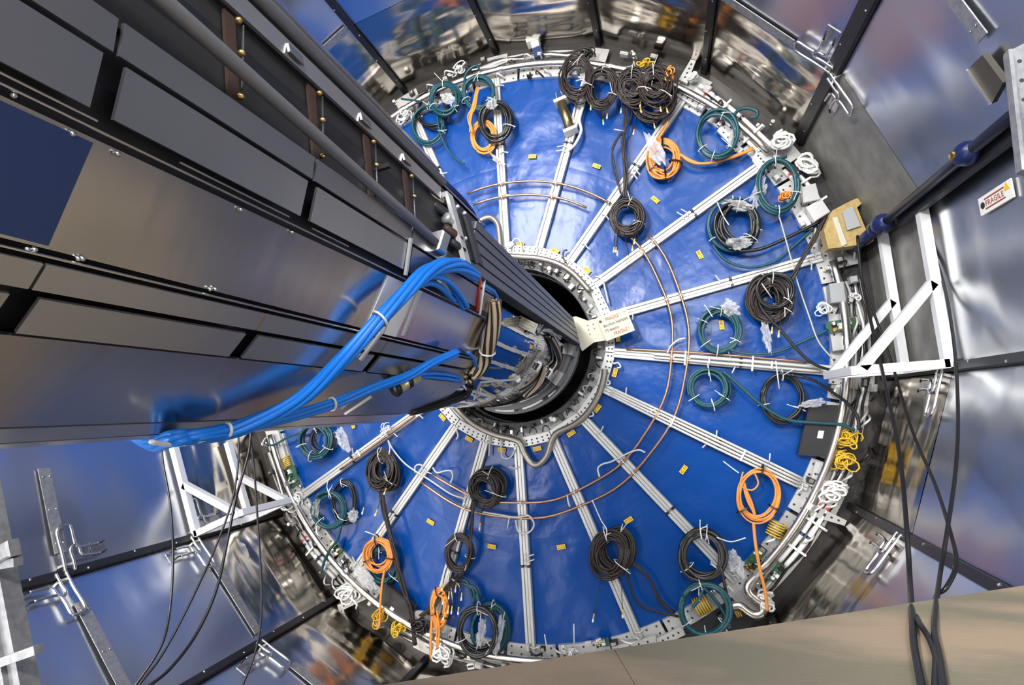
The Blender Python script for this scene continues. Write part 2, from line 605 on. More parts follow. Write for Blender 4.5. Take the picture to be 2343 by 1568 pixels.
# ================================================================== END PLATE HARDWARE
CLOCK = {110: 'pointing up and left beside the support box', 90: 'pointing straight up behind the black coil', 70: 'pointing up to the bronze filter',
         50: 'pointing up to the large brown coils', 30: 'pointing to the upper right at two o\'clock', 10: 'running right just above the wound brown coil',
         -10: 'running right beneath the copper pipe pair', -30: 'pointing to the lower right under parallel tubes', -50: 'pointing down right to the black coil',
         -70: 'pointing down right behind the large brown coil', -90: 'pointing straight down to the bottom', -110: 'pointing down left behind two brown coils',
         -130: 'pointing down left to the orange coil', -150: 'pointing left and down below the blue cable bundle'}
for k in range(14):
    a = SPOKES[k]
    t = thing('radial_rail', 'white aluminium rail on the blue cover %s' % CLOCK[a], 'rail', P(0.9, a, 0.02), 'radial rails on the blue end cover')
    d = norm(P(1, a))
    s = np.array([-d[2], 0, d[0]])
    mb = MB()
    mb.bar(P(0.88, a, 0.019), P(2.52, a, 0.019), 0.078, 0.018, (0, -1, 0))
    mb.build('channel_base', M['alu2'], t)
    for (r0, r1) in ((0.88, 1.845), (1.862, 2.52)):
        for (o, w, h) in ((-0.0265, 0.0235, 0.030), (-0.0005, 0.0245, 0.024), (0.0258, 0.0235, 0.030)):
            mb = MB()
            mb.bbox((P(r0, a) + P(r1, a)) / 2 + s * o + np.array([0, -(0.028 + h / 2), 0]), d * (r1 - r0) / 2, s * w / 2, np.array([0, -h / 2, 0]), 0.12)
            mb.build('rail_profile', M['alu'], t)
    for o in (-0.03, 0.03):
        mb = MB()
        mb.box(P(1.855, a, 0.05) + s * o, d * 0.008, s * 0.012, np.array([0, 0.02, 0]))
        mb.build('clip', M['black'], t)
    # bent white pipe clips poking out beside the rail
    for r in (1.05, 1.35, 1.76, 1.80, 2.42, 2.47):
        if rnd.random() < 0.55:
            sg = -1 if a > -40 else 1
            if rnd.random() < 0.25:
                sg = -sg
            mb = MB()
            c = P(r, a, 0.07)
            mb.tube(smooth_path([c, c + s * sg * 0.03 + d * 0.012, c + s * sg * 0.055 + d * 0.004, c + s * sg * 0.085 - d * 0.006], 4), 0.006, 5)
            mb.build('hook', M['hose'], t, True)

# tubes running along three of the rails
for (a, ds, mn, r0, r1, lb) in ((-30, (-0.035, -0.012, 0.012, 0.035), 'hose', 0.95, 2.45, 'grey tubes strapped along the lower right rail'),
                                (-10, (-0.016, 0.014), 'hose', 1.2, 2.4, 'grey hoses lying along the rail running right'),
                                (-10, (0.045,), 'copper', 0.98, 2.3, 'thin copper tube lying beside the rail running right'),
                                (-150, (0.02,), 'copper', 1.1, 2.0, 'thin copper tube along the rail beneath the blue cables')):
    t = thing('tube_run', lb, 'tube', P(r0, a, 0.08))
    d = norm(P(1, a))
    s = np.array([-d[2], 0, d[0]])
    for q in ds:
        mb = MB()
        mb.tube(smooth_path([P(r0, a, 0.075) + s * q * 0.8, P((r0 + r1) / 2, a, 0.085) + s * q * 1.1, P(r1, a, 0.08) + s * q], 5), 0.010, 6)
        mb.build('tube', M[mn], t, True)
    mb = MB()
    for f in (0.35, 0.72):
        c = P(r0 + (r1 - r0) * f, a, 0.088)
        mb.box(c, s * (max(map(abs, ds)) + 0.012), d * 0.006, np.array([0, 0.012, 0]))
    mb.build('strap', M['white'], t)

# copper pipe rings
for (r, a0, a1, lb) in ((1.465, 103, 49.5, 'outer copper pipe arching over the top of the blue cover'), (1.34, 102, 56, 'inner copper pipe arching over the top of the blue cover'),
                        (1.465, 33, -128, 'outer copper pipe ring curving round the right and bottom'), (1.345, 38, -126, 'inner copper pipe ring curving round the right and bottom')):
    t = thing('copper_pipe', lb, 'pipe', P(r, a0, 0.07))
    n = int(abs(a1 - a0) / 3)
    mb = MB()
    mb.tube([P(r + 0.006 * math.sin(i * 0.7) * (1 if a0 < 60 else 0.3), a0 + (a1 - a0) * i / n, 0.082) for i in range(n + 1)], 0.0105, 8)
    mb.build('pipe', M['copper'], t, True)
    for a in SPOKES:
        if min(a0, a1) < a < max(a0, a1):
            mb = MB()
            d = norm(P(1, a))
            s = np.array([-d[2], 0, d[0]])
            mb.tube([P(r, a, 0.066) + d * 0.016, P(r, a, 0.094) + d * 0.014, P(r, a, 0.094) - d * 0.014, P(r, a, 0.066) - d * 0.016], 0.004, 5)
            mb.build('pipe_clip', M['white'], t)

# small white hoses looped over the copper pipes
for pts, lb in (([(1527, 808), (1535, 792), (1552, 778), (1568, 774)], 'short white hose bridging the copper pipes above the right rail'),
                ([(1372, 1092), (1368, 1072), (1380, 1062), (1400, 1056), (1440, 1036), (1462, 1030), (1476, 1036)], 'white hose looping over the copper pipes at lower right'),
                ([(990, 1070), (1000, 1082), (1018, 1078), (1032, 1078), (1036, 1092), (1030, 1106)], 'white hose curl beside the copper pipe ends'),
                ([(950, 1082), (950, 1068), (960, 1063), (968, 1068)], 'white hose bend at the cut copper pipe end'),
                ([(1298, 1134), (1300, 1148), (1304, 1160)], 'short white hose between copper pipes near the bottom'),
                ([(1180, 1190), (1185, 1215), (1200, 1222), (1215, 1215), (1222, 1200), (1215, 1185), (1205, 1178)], 'thin white hose ring on the bottom rail'),
                ([(888, 1008), (900, 1030), (930, 1064), (985, 1100), (1030, 1130), (1062, 1142), (1062, 1150)], 'long white hose running from left rail to brown coil'),
                ([(1105, 1172), (1140, 1178), (1180, 1184), (1210, 1180)], 'white hose lying on the copper pipe at the bottom')):
    mb = MB()
    mb.tube(smooth_path([D(x, y, 0.105) for x, y in pts], 5), 0.0075, 6)
    tag(mb.build('hose', M['hose'], None, True), lb, 'hose')

# outer mounting ring: plates with bolts
ring = thing('outer_mounting_ring', 'silver ring of bolted plates round the edge of the blue cover', 'ring', P(2.5, 0, 0.02))
bolts = MB()
for k in range(36):
    a = 115 - 10 * k
    mb = MB()
    mb.arc_band(2.47, 2.585, a - 9.7, a - 0.3, 0.01, 0.03 + 0.012 * (k % 2), 4)
    mb.build('mounting_plate', M['alu'] if k % 5 else M['alu2'], ring)
    for q in range(5):
        for r in (2.495, 2.55):
            c = P(r, a - 1.2 - 1.9 * q, 0.030 + 0.012 * (k % 2))
            bolts.lathe(c, (0, -1, 0), [(0.009, 0), (0.009, 0.002), (0.004, 0.003)], 6)
o = bolts.build('bolt_holes', M['darkgrey'], ring)
o['kind'] = 'stuff'
for k in range(18):      # white cross-plate under each rail end
    a = SPOKES[k]
    mb = MB()
    mb.arc_band(2.585, 2.76, a - 2.6, a + 2.6, 0.005, 0.03, 2)
    mb.build('end_bracket', M['alu2'], ring)

# rim pipes
for (a0, a1, lb) in ((123, 30.5, 'bright steel pipe arching along the top rim'), (8.5, -46.5, 'bright steel pipe bent along the right rim'),
                     (-165, -74, 'bright steel pipe along the lower left rim')):
    t = thing('rim_pipe', lb, 'pipe', P(2.56, a0, 0.1))
    n = int(abs(a1 - a0) / 2.5)
    mb = MB()
    mb.tube([P(2.555, a0 + (a1 - a0) * i / n, 0.115) for i in range(n + 1)], 0.027, 10)
    mb.build('pipe', M['satin'], t, True)
    m = max(2, int(abs(a1 - a0) / 20))
    for i in range(m):
        a = a0 + (a1 - a0) * (i + 0.5) / m
        d = norm(P(1, a))
        mb = MB()
        mb.bar(P(2.555, a, 0.03), P(2.555, a, 0.10), 0.04, 0.02, d)
        mb.build('pipe_bracket', M['alu2'], t)
        mb = MB()
        mb.tube([P(2.555, a - 0.5, 0.115), P(2.555, a + 0.5, 0.115)], 0.031, 10)
        mb.build('collar', M['steel'], t)

# corrugated hose at the lower end of the right rim pipe
t = thing('flexible_hose', 'corrugated steel hose snaking from the right rim pipe end', 'hose', D(1720, 1370, 0.12))
path = smooth_path([D(x, y, 0.13) for x, y in ((1735, 1315), (1715, 1335), (1712, 1352), (1728, 1368), (1744, 1380), (1746, 1400), (1728, 1408), (1708, 1398), (1692, 1386), (1676, 1388))], 12)
mb = MB()
mb.tube(path, 0.02, 10, radii=[0.033 if i % 2 else 0.028 for i in range(len(path))])
mb.build('hose', M['satin'], t, True)
mb = MB()
mb.cyl(D(1742, 1306, 0.13), D(1731, 1320, 0.13), 0.036, 12)
mb.build('fitting', M['steel'], t)

# inner ring: plates, cone flange, brackets, bent pipe
inner = thing('inner_flange', 'round silver flange of bolted plates round the dark centre hole', 'flange', P(0.84, 0, 0.0))
bolts = MB()
for k in range(18):
    a = 120 - 20 * k
    mb = MB()
    ca, sa = math.radians(a), 0
    # straight-edged plates: a polygon ring
    q = [P(0.815, a - 9.7, 0.028), P(0.895, a - 9.8, 0.028), P(0.895, a + 9.8, 0.028), P(0.815, a + 9.7, 0.028)]
    mb.prism(q, (0, -0.018, 0))
    mb.build('mounting_plate', M['alu'], inner)
    for r in (0.838, 0.866):
        for j in range(6):
            bolts.lathe(P(r, a - 8 + 3.2 * j, 0.046), (0, -1, 0), [(0.0085, 0), (0.0085, 0.0015), (0.004, 0.002)], 6)
o = bolts.build('bolt_holes', M['darkgrey'], inner)
o['kind'] = 'stuff'
mb = MB()
vs_, fs = [], []
prof = [(0.84, 0.03), (0.83, 0.012), (0.80, 0.0), (0.74, -0.012), (0.735, -0.03), (0.69, -0.04), (0.68, -0.2)]
for (r, h) in prof:
    for j in range(72):
        vs_.append(P(r, j * 5, h))
for i in range(len(prof) - 1):
    for j in range(72):
        l = (j + 1) % 72
        fs.append((i * 72 + j, i * 72 + l, (i + 1) * 72 + l, (i + 1) * 72 + j))
mb.add(vs_, fs)
mb.build('cone', M['flange'], inner, True)
for k in range(54):
    a = k * 6.667 + rnd.uniform(-1.5, 1.5)
    d = norm(P(1, a))
    s = np.array([-d[2], 0, d[0]])
    r = rnd.uniform(0.715, 0.775)
    mb = MB()
    w, l, h = rnd.uniform(0.008, 0.022), rnd.uniform(0.014, 0.034), rnd.uniform(0.012, 0.03)
    mb.bbox(P(r, a, -0.015 + h), d * l, s * w, np.array([0, -h, 0]), 0.2)
    mb.build('small_bracket', M[rnd.choice(['alu', 'alu', 'alu2', 'steel', 'alu2', 'darkgrey'])], inner)
for k in range(40):
    a = k * 9 + rnd.uniform(-2, 2)
    d = norm(P(1, a))
    s = np.array([-d[2], 0, d[0]])
    r = rnd.uniform(0.72, 0.78)
    mb = MB()
    c = P(r, a, 0.0)
    mb.tube(smooth_path([c - s * 0.03 + d * 0.02, c + np.array([0, -0.03, 0]) - d * 0.02, c + s * 0.025 - d * 0.01, c + s * 0.035 + d * 0.03], 4), 0.005, 5)
    mb.build('wire_loop', M[rnd.choice(['black', 'black', 'hose', 'darkgrey'])], inner, True)
for (x, y) in ((1257, 615), (1268, 960), (1077, 961)):
    mb = MB()
    mb.lathe(D(x, y, 0.02), (0, -1, 0), [(0.022, 0), (0.022, 0.01), (0.015, 0.02), (0.005, 0.024)], 12)
    mb.build('round_cap', M['white'], inner, True)
for pts, lb in (([(1094, 512), (1104, 502), (1122, 498), (1138, 512), (1143, 540), (1146, 566), (1160, 584), (1190, 588), (1230, 591), (1275, 603), (1312, 626), (1350, 667)], 'bent grey pipe following the top of the centre flange'),
                ([(1384, 845), (1380, 872), (1366, 912), (1340, 950), (1310, 974), (1276, 990), (1262, 1010), (1252, 1042), (1234, 1062), (1216, 1060), (1200, 1038), (1188, 1012), (1165, 1003), (1130, 994), (1085, 972), (1045, 936), (1015, 900)], 'bent grey pipe dipping in a U under the centre flange')):
    mb = MB()
    mb.tube(smooth_path([D(x, y, 0.085) for x, y in pts], 6), 0.026, 10)
    tag(mb.build('bent_pipe', M['bentpipe'], None, True), lb, 'pipe')
for pts, lb in (([(1168, 575), (1170, 558), (1180, 546), (1190, 552), (1195, 575)], 'thin steel hoop standing above the centre flange'),
                ([(1146, 985), (1146, 1005), (1148, 1042), (1158, 1050), (1170, 1045), (1178, 1030)], 'thin grey tube loop hanging below the centre flange'),
                ([(1398, 822), (1404, 832), (1414, 830), (1420, 840), (1412, 842)], 'small grey tube curl on the right of the flange'),
                ([(1294, 972), (1302, 982), (1325, 972), (1332, 966)], 'small grey tube loop at lower right of the flange'),
                ([(1340, 945), (1352, 940), (1358, 950), (1348, 954)], 'tiny tube hook at lower right of the flange'),
                ([(1382, 870), (1388, 880), (1396, 878), (1392, 870)], 'tiny tube ring at the right of the flange'),
                ([(1045, 985), (1048, 998), (1044, 1006)], 'short grey tube stub left below the flange'),
                ([(1120, 996), (1120, 1022), (1119, 1044)], 'straight grey tube stub hanging below the flange'),
                ([(1362, 632), (1378, 640), (1386, 668), (1392, 694)], 'pair of steel wires bowed over the upper right of the flange'),
                ([(1296, 602), (1288, 590), (1290, 575), (1298, 572)], 'black cable hook on the top of the flange')):
    mb = MB()
    mb.tube(smooth_path([D(x, y, 0.075) for x, y in pts], 5), 0.0075, 6)
    tag(mb.build('tube_loop', M['black' if 'black' in lb else 'hose'], None, True), lb, 'tube')

# yellow sector labels
YL = {}
OUT = {5: (1218, 358), 6: (1365, 380), 7: (1499, 457), 8: (1601, 583), 9: (1651, 744), 11: (1564, 1075), 12: (1438, 1191), 13: (1284, 1252), 14: (1125, 1251), 15: (985, 1195), 17: (807, 972)}
INN = {6: (1270, 574), 7: (1343, 618), 9: (1414, 772), 10: (1407, 853), 11: (1367, 935), 12: (1307, 992), 13: (1229, 1027), 14: (1148, 1030), 15: (1073, 1005), 16: (1012, 955), 5: (1190, 558)}
for tab, where in ((OUT, 'outer'), (INN, 'inner')):
    for n, (x, y) in tab.items():
        c = D(x, y, 0.03)
        deg = math.degrees(math.atan2(c[2], c[0]))
        up = -norm([c[0], 0, c[2]])
        xd = np.array([up[2], 0, -up[0]])
        if n in (5, 6) and where == 'outer':
            up, xd = -up, -xd
        t = thing('sector_label', 'small yellow label reading C-%02d stuck on the %s part of the blue cover' % (n, where), 'label', c, 'yellow sector labels')
        mb = MB()
        mb.box(c, xd * 0.036, up * 0.018, np.array([0, 0.0015, 0]))
        mb.build('plate', M['yellow'], t)
        mb = MB()
        put_text(mb, 'C-%02d' % n, c + np.array([0, -0.0025, 0]), xd, up, width=0.056, height=0.021)
        mb.build('lettering', M['ink'], t)

# ================================================================== CABLE COILS
ZT = {'i': 0}


def zip_tie(parent, c, d, up, rad, tail=None, m='white', wid=0.004):
    """a strap looped round a bundle whose run is along d"""
    d = norm(d)
    u = norm(np.cross(d, (0, -1, 0)))
    y = np.array([0, -1.0, 0])
    mb = MB()
    pts = [c + u * math.cos(q * PI / 4) * rad * 1.15 + y * math.sin(q * PI / 4) * rad * 0.9 for q in range(8)]
    mb.tube(pts, wid, 4, closed=True)
    if tail is not None:
        mb.tube([c + y * rad * 0.9, c + y * rad * 0.95 + tail * 0.5, c + y * rad + tail], wid * 0.8, 4)
    mb.build('zip_tie', M[m], parent)


def coil(label, px, py, rx, ry, n, wr, m, h=0.1, rot=0.0, inner_s=0.8, droop=0.0, tails=(), ties=3, tiecol='white', group=None, name='cable_coil', plugs=0, seg=34, depth=None):
    c = D(px, py, h)
    ex = (D(px + rx, py, h) - D(px - rx, py, h)) / 2
    ey = (D(px, py + ry, h) - D(px, py - ry, h)) / 2
    if rot:
        a = math.radians(rot)
        ex, ey = (ex / rx) * rx * math.cos(a) + (ey / ry) * rx * math.sin(a), (ey / ry) * ry * math.cos(a) - (ex / rx) * ry * math.sin(a)
    t = thing(name, label, 'cable', c, group)
    r_ = random.Random(int(px * 7 + py))
    depth = depth if depth is not None else wr * 2.2 * max(1, n ** 0.5)
    pts = []
    ph = r_.uniform(0, 6.28)
    s0 = 1.0
    for k in range(n):
        s1 = r_.uniform(inner_s, 1.0)
        ox, oy = r_.uniform(-1, 1) * (1 - inner_s) * 0.45, r_.uniform(-0.6, 1) * ((1 - inner_s) * 0.45 + droop * 0.3)
        dh = r_.uniform(-0.5, 0.5) * depth
        for q in range(seg):
            f = q / seg
            a = ph + 2 * PI * f
            s = s0 + (s1 - s0) * f
            w = min(1, 3 * min(f, 1 - f) + 0.0)
            yy = math.sin(a) * s + oy * w + (droop if math.sin(a) > 0 else 0) * max(0, math.sin(a)) * (s1 - 0.85)
            xx = math.cos(a) * s + ox * w
            pts.append(c + ex * xx + ey * yy + np.array([0, dh * w + 0.3 * wr * math.sin(a * 3 + k), 0]))
        s0 = s1
    mb = MB()
    mb.tube(pts, wr, 6)
    mb.build('coiled_cable', M[m], t, True)
    Rm = (1 + inner_s) / 2
    for k in range(ties):
        a = [-1.5, 0.5, 2.6, 1.6, -2.9, -0.4][k % 6] + r_.uniform(-0.3, 0.3)
        cc = c + ex * math.cos(a) * Rm + ey * math.sin(a) * Rm
        dd = -ex * math.sin(a) + ey * math.cos(a)
        rad = np.linalg.norm(ex) * (1 - inner_s) * 0.55 + wr * 1.8
        tl = None
        if tiecol == 'white' and k < 2:
            b = r_.uniform(0, 6.28)
            tl = np.array([math.cos(b), -0.2, math.sin(b)]) * r_.uniform(0.05, 0.11)
        zip_tie(t, cc, dd, None, rad, tl, tiecol, 0.0035 if tiecol == 'white' else 0.007)
    for tl in tails:
        pl, hh, w = tl[0], tl[1], (tl[2] if len(tl) > 2 else wr)
        nn = tl[3] if len(tl) > 3 else 1
        base = [D(x, y, hh + (0.0 if i else 0.0)) for i, (x, y) in enumerate(pl)]
        for q in range(nn):
            mb = MB()
            off = [np.array([r_.uniform(-1, 1), r_.uniform(-0.4, 0.4), r_.uniform(-1, 1)]) * w * (1.6 if nn < 4 else 2.4) * (0 if nn == 1 else 1) for _ in base]
            mb.tube(smooth_path([b + o for b, o in zip(base, off)], 6), w, 6)
            mb.build('cable_tail', M[m], t, True)
    for k in range(plugs):
        a = r_.uniform(0.3, 2.8)
        c0 = c + ex * math.cos(a) * Rm * 0.95 + ey * (math.sin(a) * Rm)
        dn = norm(ey + ex * r_.uniform(-0.25, 0.25) + np.array([0, -0.1, 0]))
        L = r_.uniform(0.10, 0.34)
        e = c0 + dn * L + np.array([0, -0.03, 0])
        mb = MB()
        mb.tube(smooth_path([c0, c0 + dn * L * 0.5 + np.array([0, -0.05, 0]), e], 4), 0.003, 5)
        mb.build('pigtail', M['brown'], t, True)
        mb = MB()
        mb.cyl(e, e + dn * 0.035, 0.0055, 6)
        mb.build('yellow_sleeve', M['yellowwire'], t)
        mb = MB()
        mb.cyl(e + dn * 0.037, e + dn * 0.06, 0.007, 6)
        mb.build('plug', M['white'], t)
    return t


# upper left
coil('black cable coil half hidden behind the teal coils at upper left', 988, 250, 36, 40, 4, 0.010, 'black', 0.09, inner_s=0.75, ties=1)
coil('lower teal cable coil hanging loose at upper left with a long tail', 978, 285, 38, 46, 4, 0.011, 'teal', 0.11, inner_s=0.85, ties=2, tails=[([(1000, 262), (1006, 300), (1020, 335), (1042, 362), (1062, 375)], 0.13, 0.010), ([(965, 232), (945, 230), (918, 226)], 0.14, 0.010)])
coil('tight teal cable coil leftmost on the top rim', 1017, 225, 34, 38, 6, 0.012, 'teal', 0.16, inner_s=0.78, droop=0.3, ties=3, tails=[([(1017, 250), (1015, 262), (1005, 255)], 0.17)])
coil('teal cable coil on the top rim with an orange cable passing through', 1095, 211, 37, 40, 6, 0.012, 'teal', 0.15, inner_s=0.8, droop=0.2, ties=3, tails=[([(1062, 205), (1064, 175), (1075, 158), (1090, 150), (1096, 158)], 0.15)])
coil('orange cable coil behind the black coil near the top', 1108, 312, 30, 40, 6, 0.009, 'orange', 0.09, inner_s=0.7, ties=2, tiecol='black', tails=[([(1078, 300), (1074, 272), (1084, 240), (1093, 205)], 0.17, 0.008, 4), ([(1118, 345), (1130, 360), (1145, 372)], 0.09)])
coil('glossy black cable coil hanging over the top vertical rail', 1134, 277, 37, 48, 9, 0.011, 'black', 0.15, inner_s=0.66, ties=2)
# top brown cluster
coil('brown cable coil, first from the left in the top cluster', 1318, 176, 38, 52, 20, 0.008, 'brown', 0.17, inner_s=0.62, droop=0.5, ties=2, plugs=1, tails=[([(1300, 132), (1325, 112), (1350, 112), (1362, 130)], 0.16, 0.007)])
coil('brown cable coil, second from the left in the top cluster', 1377, 198, 36, 50, 18, 0.008, 'brown', 0.15, inner_s=0.62, droop=0.4, ties=2, plugs=3)
coil('brown cable coil in the middle of the top cluster with long hanging strands', 1447, 195, 42, 50, 22, 0.008, 'brown', 0.18, inner_s=0.42, droop=0.4, ties=2, plugs=3, tails=[([(1432, 235), (1430, 275), (1425, 330), (1432, 400), (1428, 452)], 0.12, 0.007, 6), ([(1445, 240), (1440, 275), (1405, 330), (1402, 370), (1420, 440)], 0.12, 0.007, 2)])
coil('brown cable coil at the right of the top cluster beside yellow wires', 1500, 195, 42, 46, 22, 0.008, 'brown', 0.2, inner_s=0.45, droop=0.3, ties=2, plugs=2)
coil('largest brown cable coil, lowest in the top cluster', 1492, 222, 52, 52, 16, 0.008, 'brown', 0.14, inner_s=0.6, droop=0.3, ties=1, plugs=3)
coil('round brown cable coil hanging on the blue cover right of the top', 1433, 496, 38, 42, 26, 0.009, 'brown', 0.12, inner_s=0.62, ties=2, plugs=7)
# upper right
coil('orange cable coil with a plastic bag at upper right', 1518, 361, 37, 45, 14, 0.0075, 'orange', 0.1, inner_s=0.55, ties=4, tiecol='black', tails=[([(1550, 350), (1580, 368), (1612, 372), (1670, 360), (1725, 340)], 0.1, 0.009, 3), ([(1500, 325), (1512, 305), (1530, 280)], 0.11, 0.008, 2)])
coil('teal cable coil hanging from the upper right rim', 1640, 308, 46, 52, 5, 0.014, 'teal', 0.14, inner_s=0.86, droop=0.25, ties=4, tails=[([(1672, 275), (1690, 252), (1712, 248), (1732, 255), (1730, 268), (1718, 268)], 0.15)])
coil('teal cable coil in front of white hardware at two o\'clock', 1779, 424, 48, 62, 6, 0.014, 'teal', 0.17, inner_s=0.86, ties=4, tails=[([(1755, 385), (1775, 366), (1800, 358)], 0.16)])
coil('thin teal cable looped round the thick black coil on the right', 1678, 514, 60, 60, 2, 0.011, 'teal', 0.09, inner_s=0.95, ties=3, tails=[([(1630, 560), (1660, 595), (1710, 612), (1770, 600), (1820, 560), (1870, 515)], 0.1)])
coil('thick black cable coil with a plastic bag on the right', 1684, 515, 52, 57, 13, 0.013, 'black', 0.12, inner_s=0.66, ties=2, tails=[([(1690, 575), (1740, 570), (1800, 545), (1875, 508)], 0.13, 0.014)])
# right
coil('bulky dark brown cable coil on the rail running right', 1760, 684, 54, 58, 30, 0.009, 'brown', 0.13, inner_s=0.42, ties=2, plugs=2, tails=[([(1800, 655), (1850, 575), (1888, 500)], 0.16, 0.008, 4)])
coil('black cable loops hung in front of the bulky brown coil', 1772, 665, 44, 40, 5, 0.011, 'black', 0.2, inner_s=0.82, ties=2, tails=[([(1735, 668), (1742, 705), (1790, 760), (1850, 825), (1905, 848), (1945, 848), (1975, 830), (1978, 790), (1965, 745)], 0.17, 0.011)])
coil('teal cable coil encircling a yellow label on the right', 1646, 756, 49, 52, 8, 0.011, 'teal', 0.11, inner_s=0.76, ties=5, tails=[([(1670, 800), (1715, 810), (1780, 805), (1840, 780), (1895, 755)], 0.11)])
coil('teal cable coil below the copper pipe on the right', 1622, 887, 48, 47, 7, 0.011, 'teal', 0.11, inner_s=0.74, ties=4, tails=[([(1655, 850), (1690, 880), (1740, 925), (1800, 960), (1870, 968), (1925, 972), (1955, 985)], 0.14, 0.013)])
coil('dark cable coil beside the black flat box on the right', 1791, 911, 50, 58, 8, 0.011, 'black', 0.11, inner_s=0.8, ties=3, tails=[([(1810, 858), (1860, 870), (1905, 898), (1935, 920), (1960, 950), (1966, 985)], 0.16, 0.011)])
coil('loose orange cable coil at lower right', 1733, 1131, 54, 66, 7, 0.0065, 'orange', 0.12, inner_s=0.70, ties=3, tiecol='black', tails=[([(1724, 1195), (1728, 1240), (1738, 1300), (1750, 1350), (1756, 1398)], 0.2, 0.012), ([(1700, 1080), (1695, 1110), (1720, 1122), (1735, 1105), (1722, 1075)], 0.13), ([(1700, 1100), (1715, 1150), (1724, 1180)], 0.12, 0.008, 3)])
# bottom right
coil('thick black cable coil at the foot of the lower right rail', 1607, 1267, 55, 58, 14, 0.013, 'black', 0.13, inner_s=0.68, ties=3, tails=[([(1650, 1300), (1662, 1360), (1670, 1420)], 0.18, 0.013)])
coil('large teal cable coil below the thick black coil at the bottom', 1613, 1392, 58, 60, 6, 0.016, 'teal', 0.17, inner_s=0.86, ties=4, tails=[([(1610, 1345), (1635, 1370), (1660, 1410), (1668, 1440)], 0.19, 0.012), ([(1610, 1345), (1600, 1370), (1585, 1390)], 0.19, 0.012)])
coil('front dark brown cable coil at the bottom, hung by white string', 1393, 1265, 46, 56, 20, 0.009, 'brown', 0.15, inner_s=0.55, ties=2, plugs=2)
coil('rear dark brown cable coil at the bottom with strands trailing right', 1412, 1255, 42, 52, 20, 0.009, 'brown', 0.1, inner_s=0.6, ties=1, tails=[([(1440, 1280), (1480, 1320), (1510, 1375), (1545, 1400)], 0.1, 0.008, 3), ([(1430, 1290), (1440, 1340), (1470, 1385), (1550, 1408)], 0.1, 0.008, 2)])
# bottom left
coil('upper brown cable coil on the down left rail with long strands', 1113, 1118, 40, 46, 28, 0.009, 'brown', 0.13, inner_s=0.52, ties=2, plugs=1, tails=[([(1085, 1150), (1078, 1210), (1075, 1270), (1060, 1310)], 0.16, 0.008, 6)])
coil('lower brown cable coil on the down left rail with dangling plugs', 1050, 1265, 31, 44, 16, 0.009, 'brown', 0.12, inner_s=0.66, ties=2, plugs=9, tails=[([(1060, 1300), (1030, 1340), (990, 1385), (960, 1412)], 0.16, 0.009, 4)])
coil('tall brown cable coil below the left rail', 876, 1076, 34, 48, 28, 0.009, 'brown', 0.13, inner_s=0.42, ties=2, plugs=3, tails=[([(872, 1120), (880, 1170), (900, 1260), (918, 1330), (942, 1400), (948, 1470)], 0.15, 0.009, 6)])
coil('teal cable coil behind the orange coil at lower left', 875, 1292, 33, 42, 4, 0.012, 'teal', 0.08, inner_s=0.8, ties=2)
coil('round orange cable coil at lower left', 867, 1268, 32, 40, 11, 0.0085, 'orange', 0.14, inner_s=0.58, ties=3, tiecol='black', tails=[([(880, 1305), (874, 1340), (870, 1390), (868, 1430), (862, 1440)], 0.2, 0.011)])
coil('narrow orange cable coil at the bottom left', 1004, 1393, 21, 50, 13, 0.008, 'orange', 0.16, inner_s=0.5, ties=3, tiecol='black', tails=[([(1000, 1400), (1002, 1440), (1000, 1480)], 0.19, 0.009, 2), ([(988, 1420), (984, 1460), (982, 1505)], 0.18, 0.009, 2)])
coil('teal cable coil behind the glossy black coil at the bottom', 1120, 1440, 44, 60, 5, 0.014, 'teal', 0.08, inner_s=0.8, ties=1, tails=[([(1035, 1330), (1060, 1334), (1080, 1352), (1092, 1380)], 0.1, 0.012, 4)])
coil('glossy black cable coil at the bottom of the rim', 1093, 1443, 48, 58, 8, 0.013, 'black', 0.17, inner_s=0.76, ties=3)
coil('black cable strands inside the teal coil below the blue bundle', 738, 1006, 30, 34, 4, 0.008, 'black', 0.08, inner_s=0.7, ties=1)
coil('teal cable coil just below the blue cable bundle on the left', 720, 1009, 38, 42, 7, 0.011, 'teal', 0.11, inner_s=0.72, ties=4, tails=[([(690, 990), (660, 1000), (628, 1018), (610, 1016)], 0.14)])
coil('black cable coil behind the teal coil at the left rim', 786, 1150, 28, 52, 5, 0.010, 'black', 0.09, inner_s=0.75, ties=1)
coil('teal cable coil hung at the left rim on white string', 755, 1167, 36, 44, 7, 0.013, 'teal', 0.13, inner_s=0.76, ties=3, tails=[([(780, 1205), (772, 1235), (755, 1258), (742, 1285), (735, 1312)], 0.15, 0.012)])

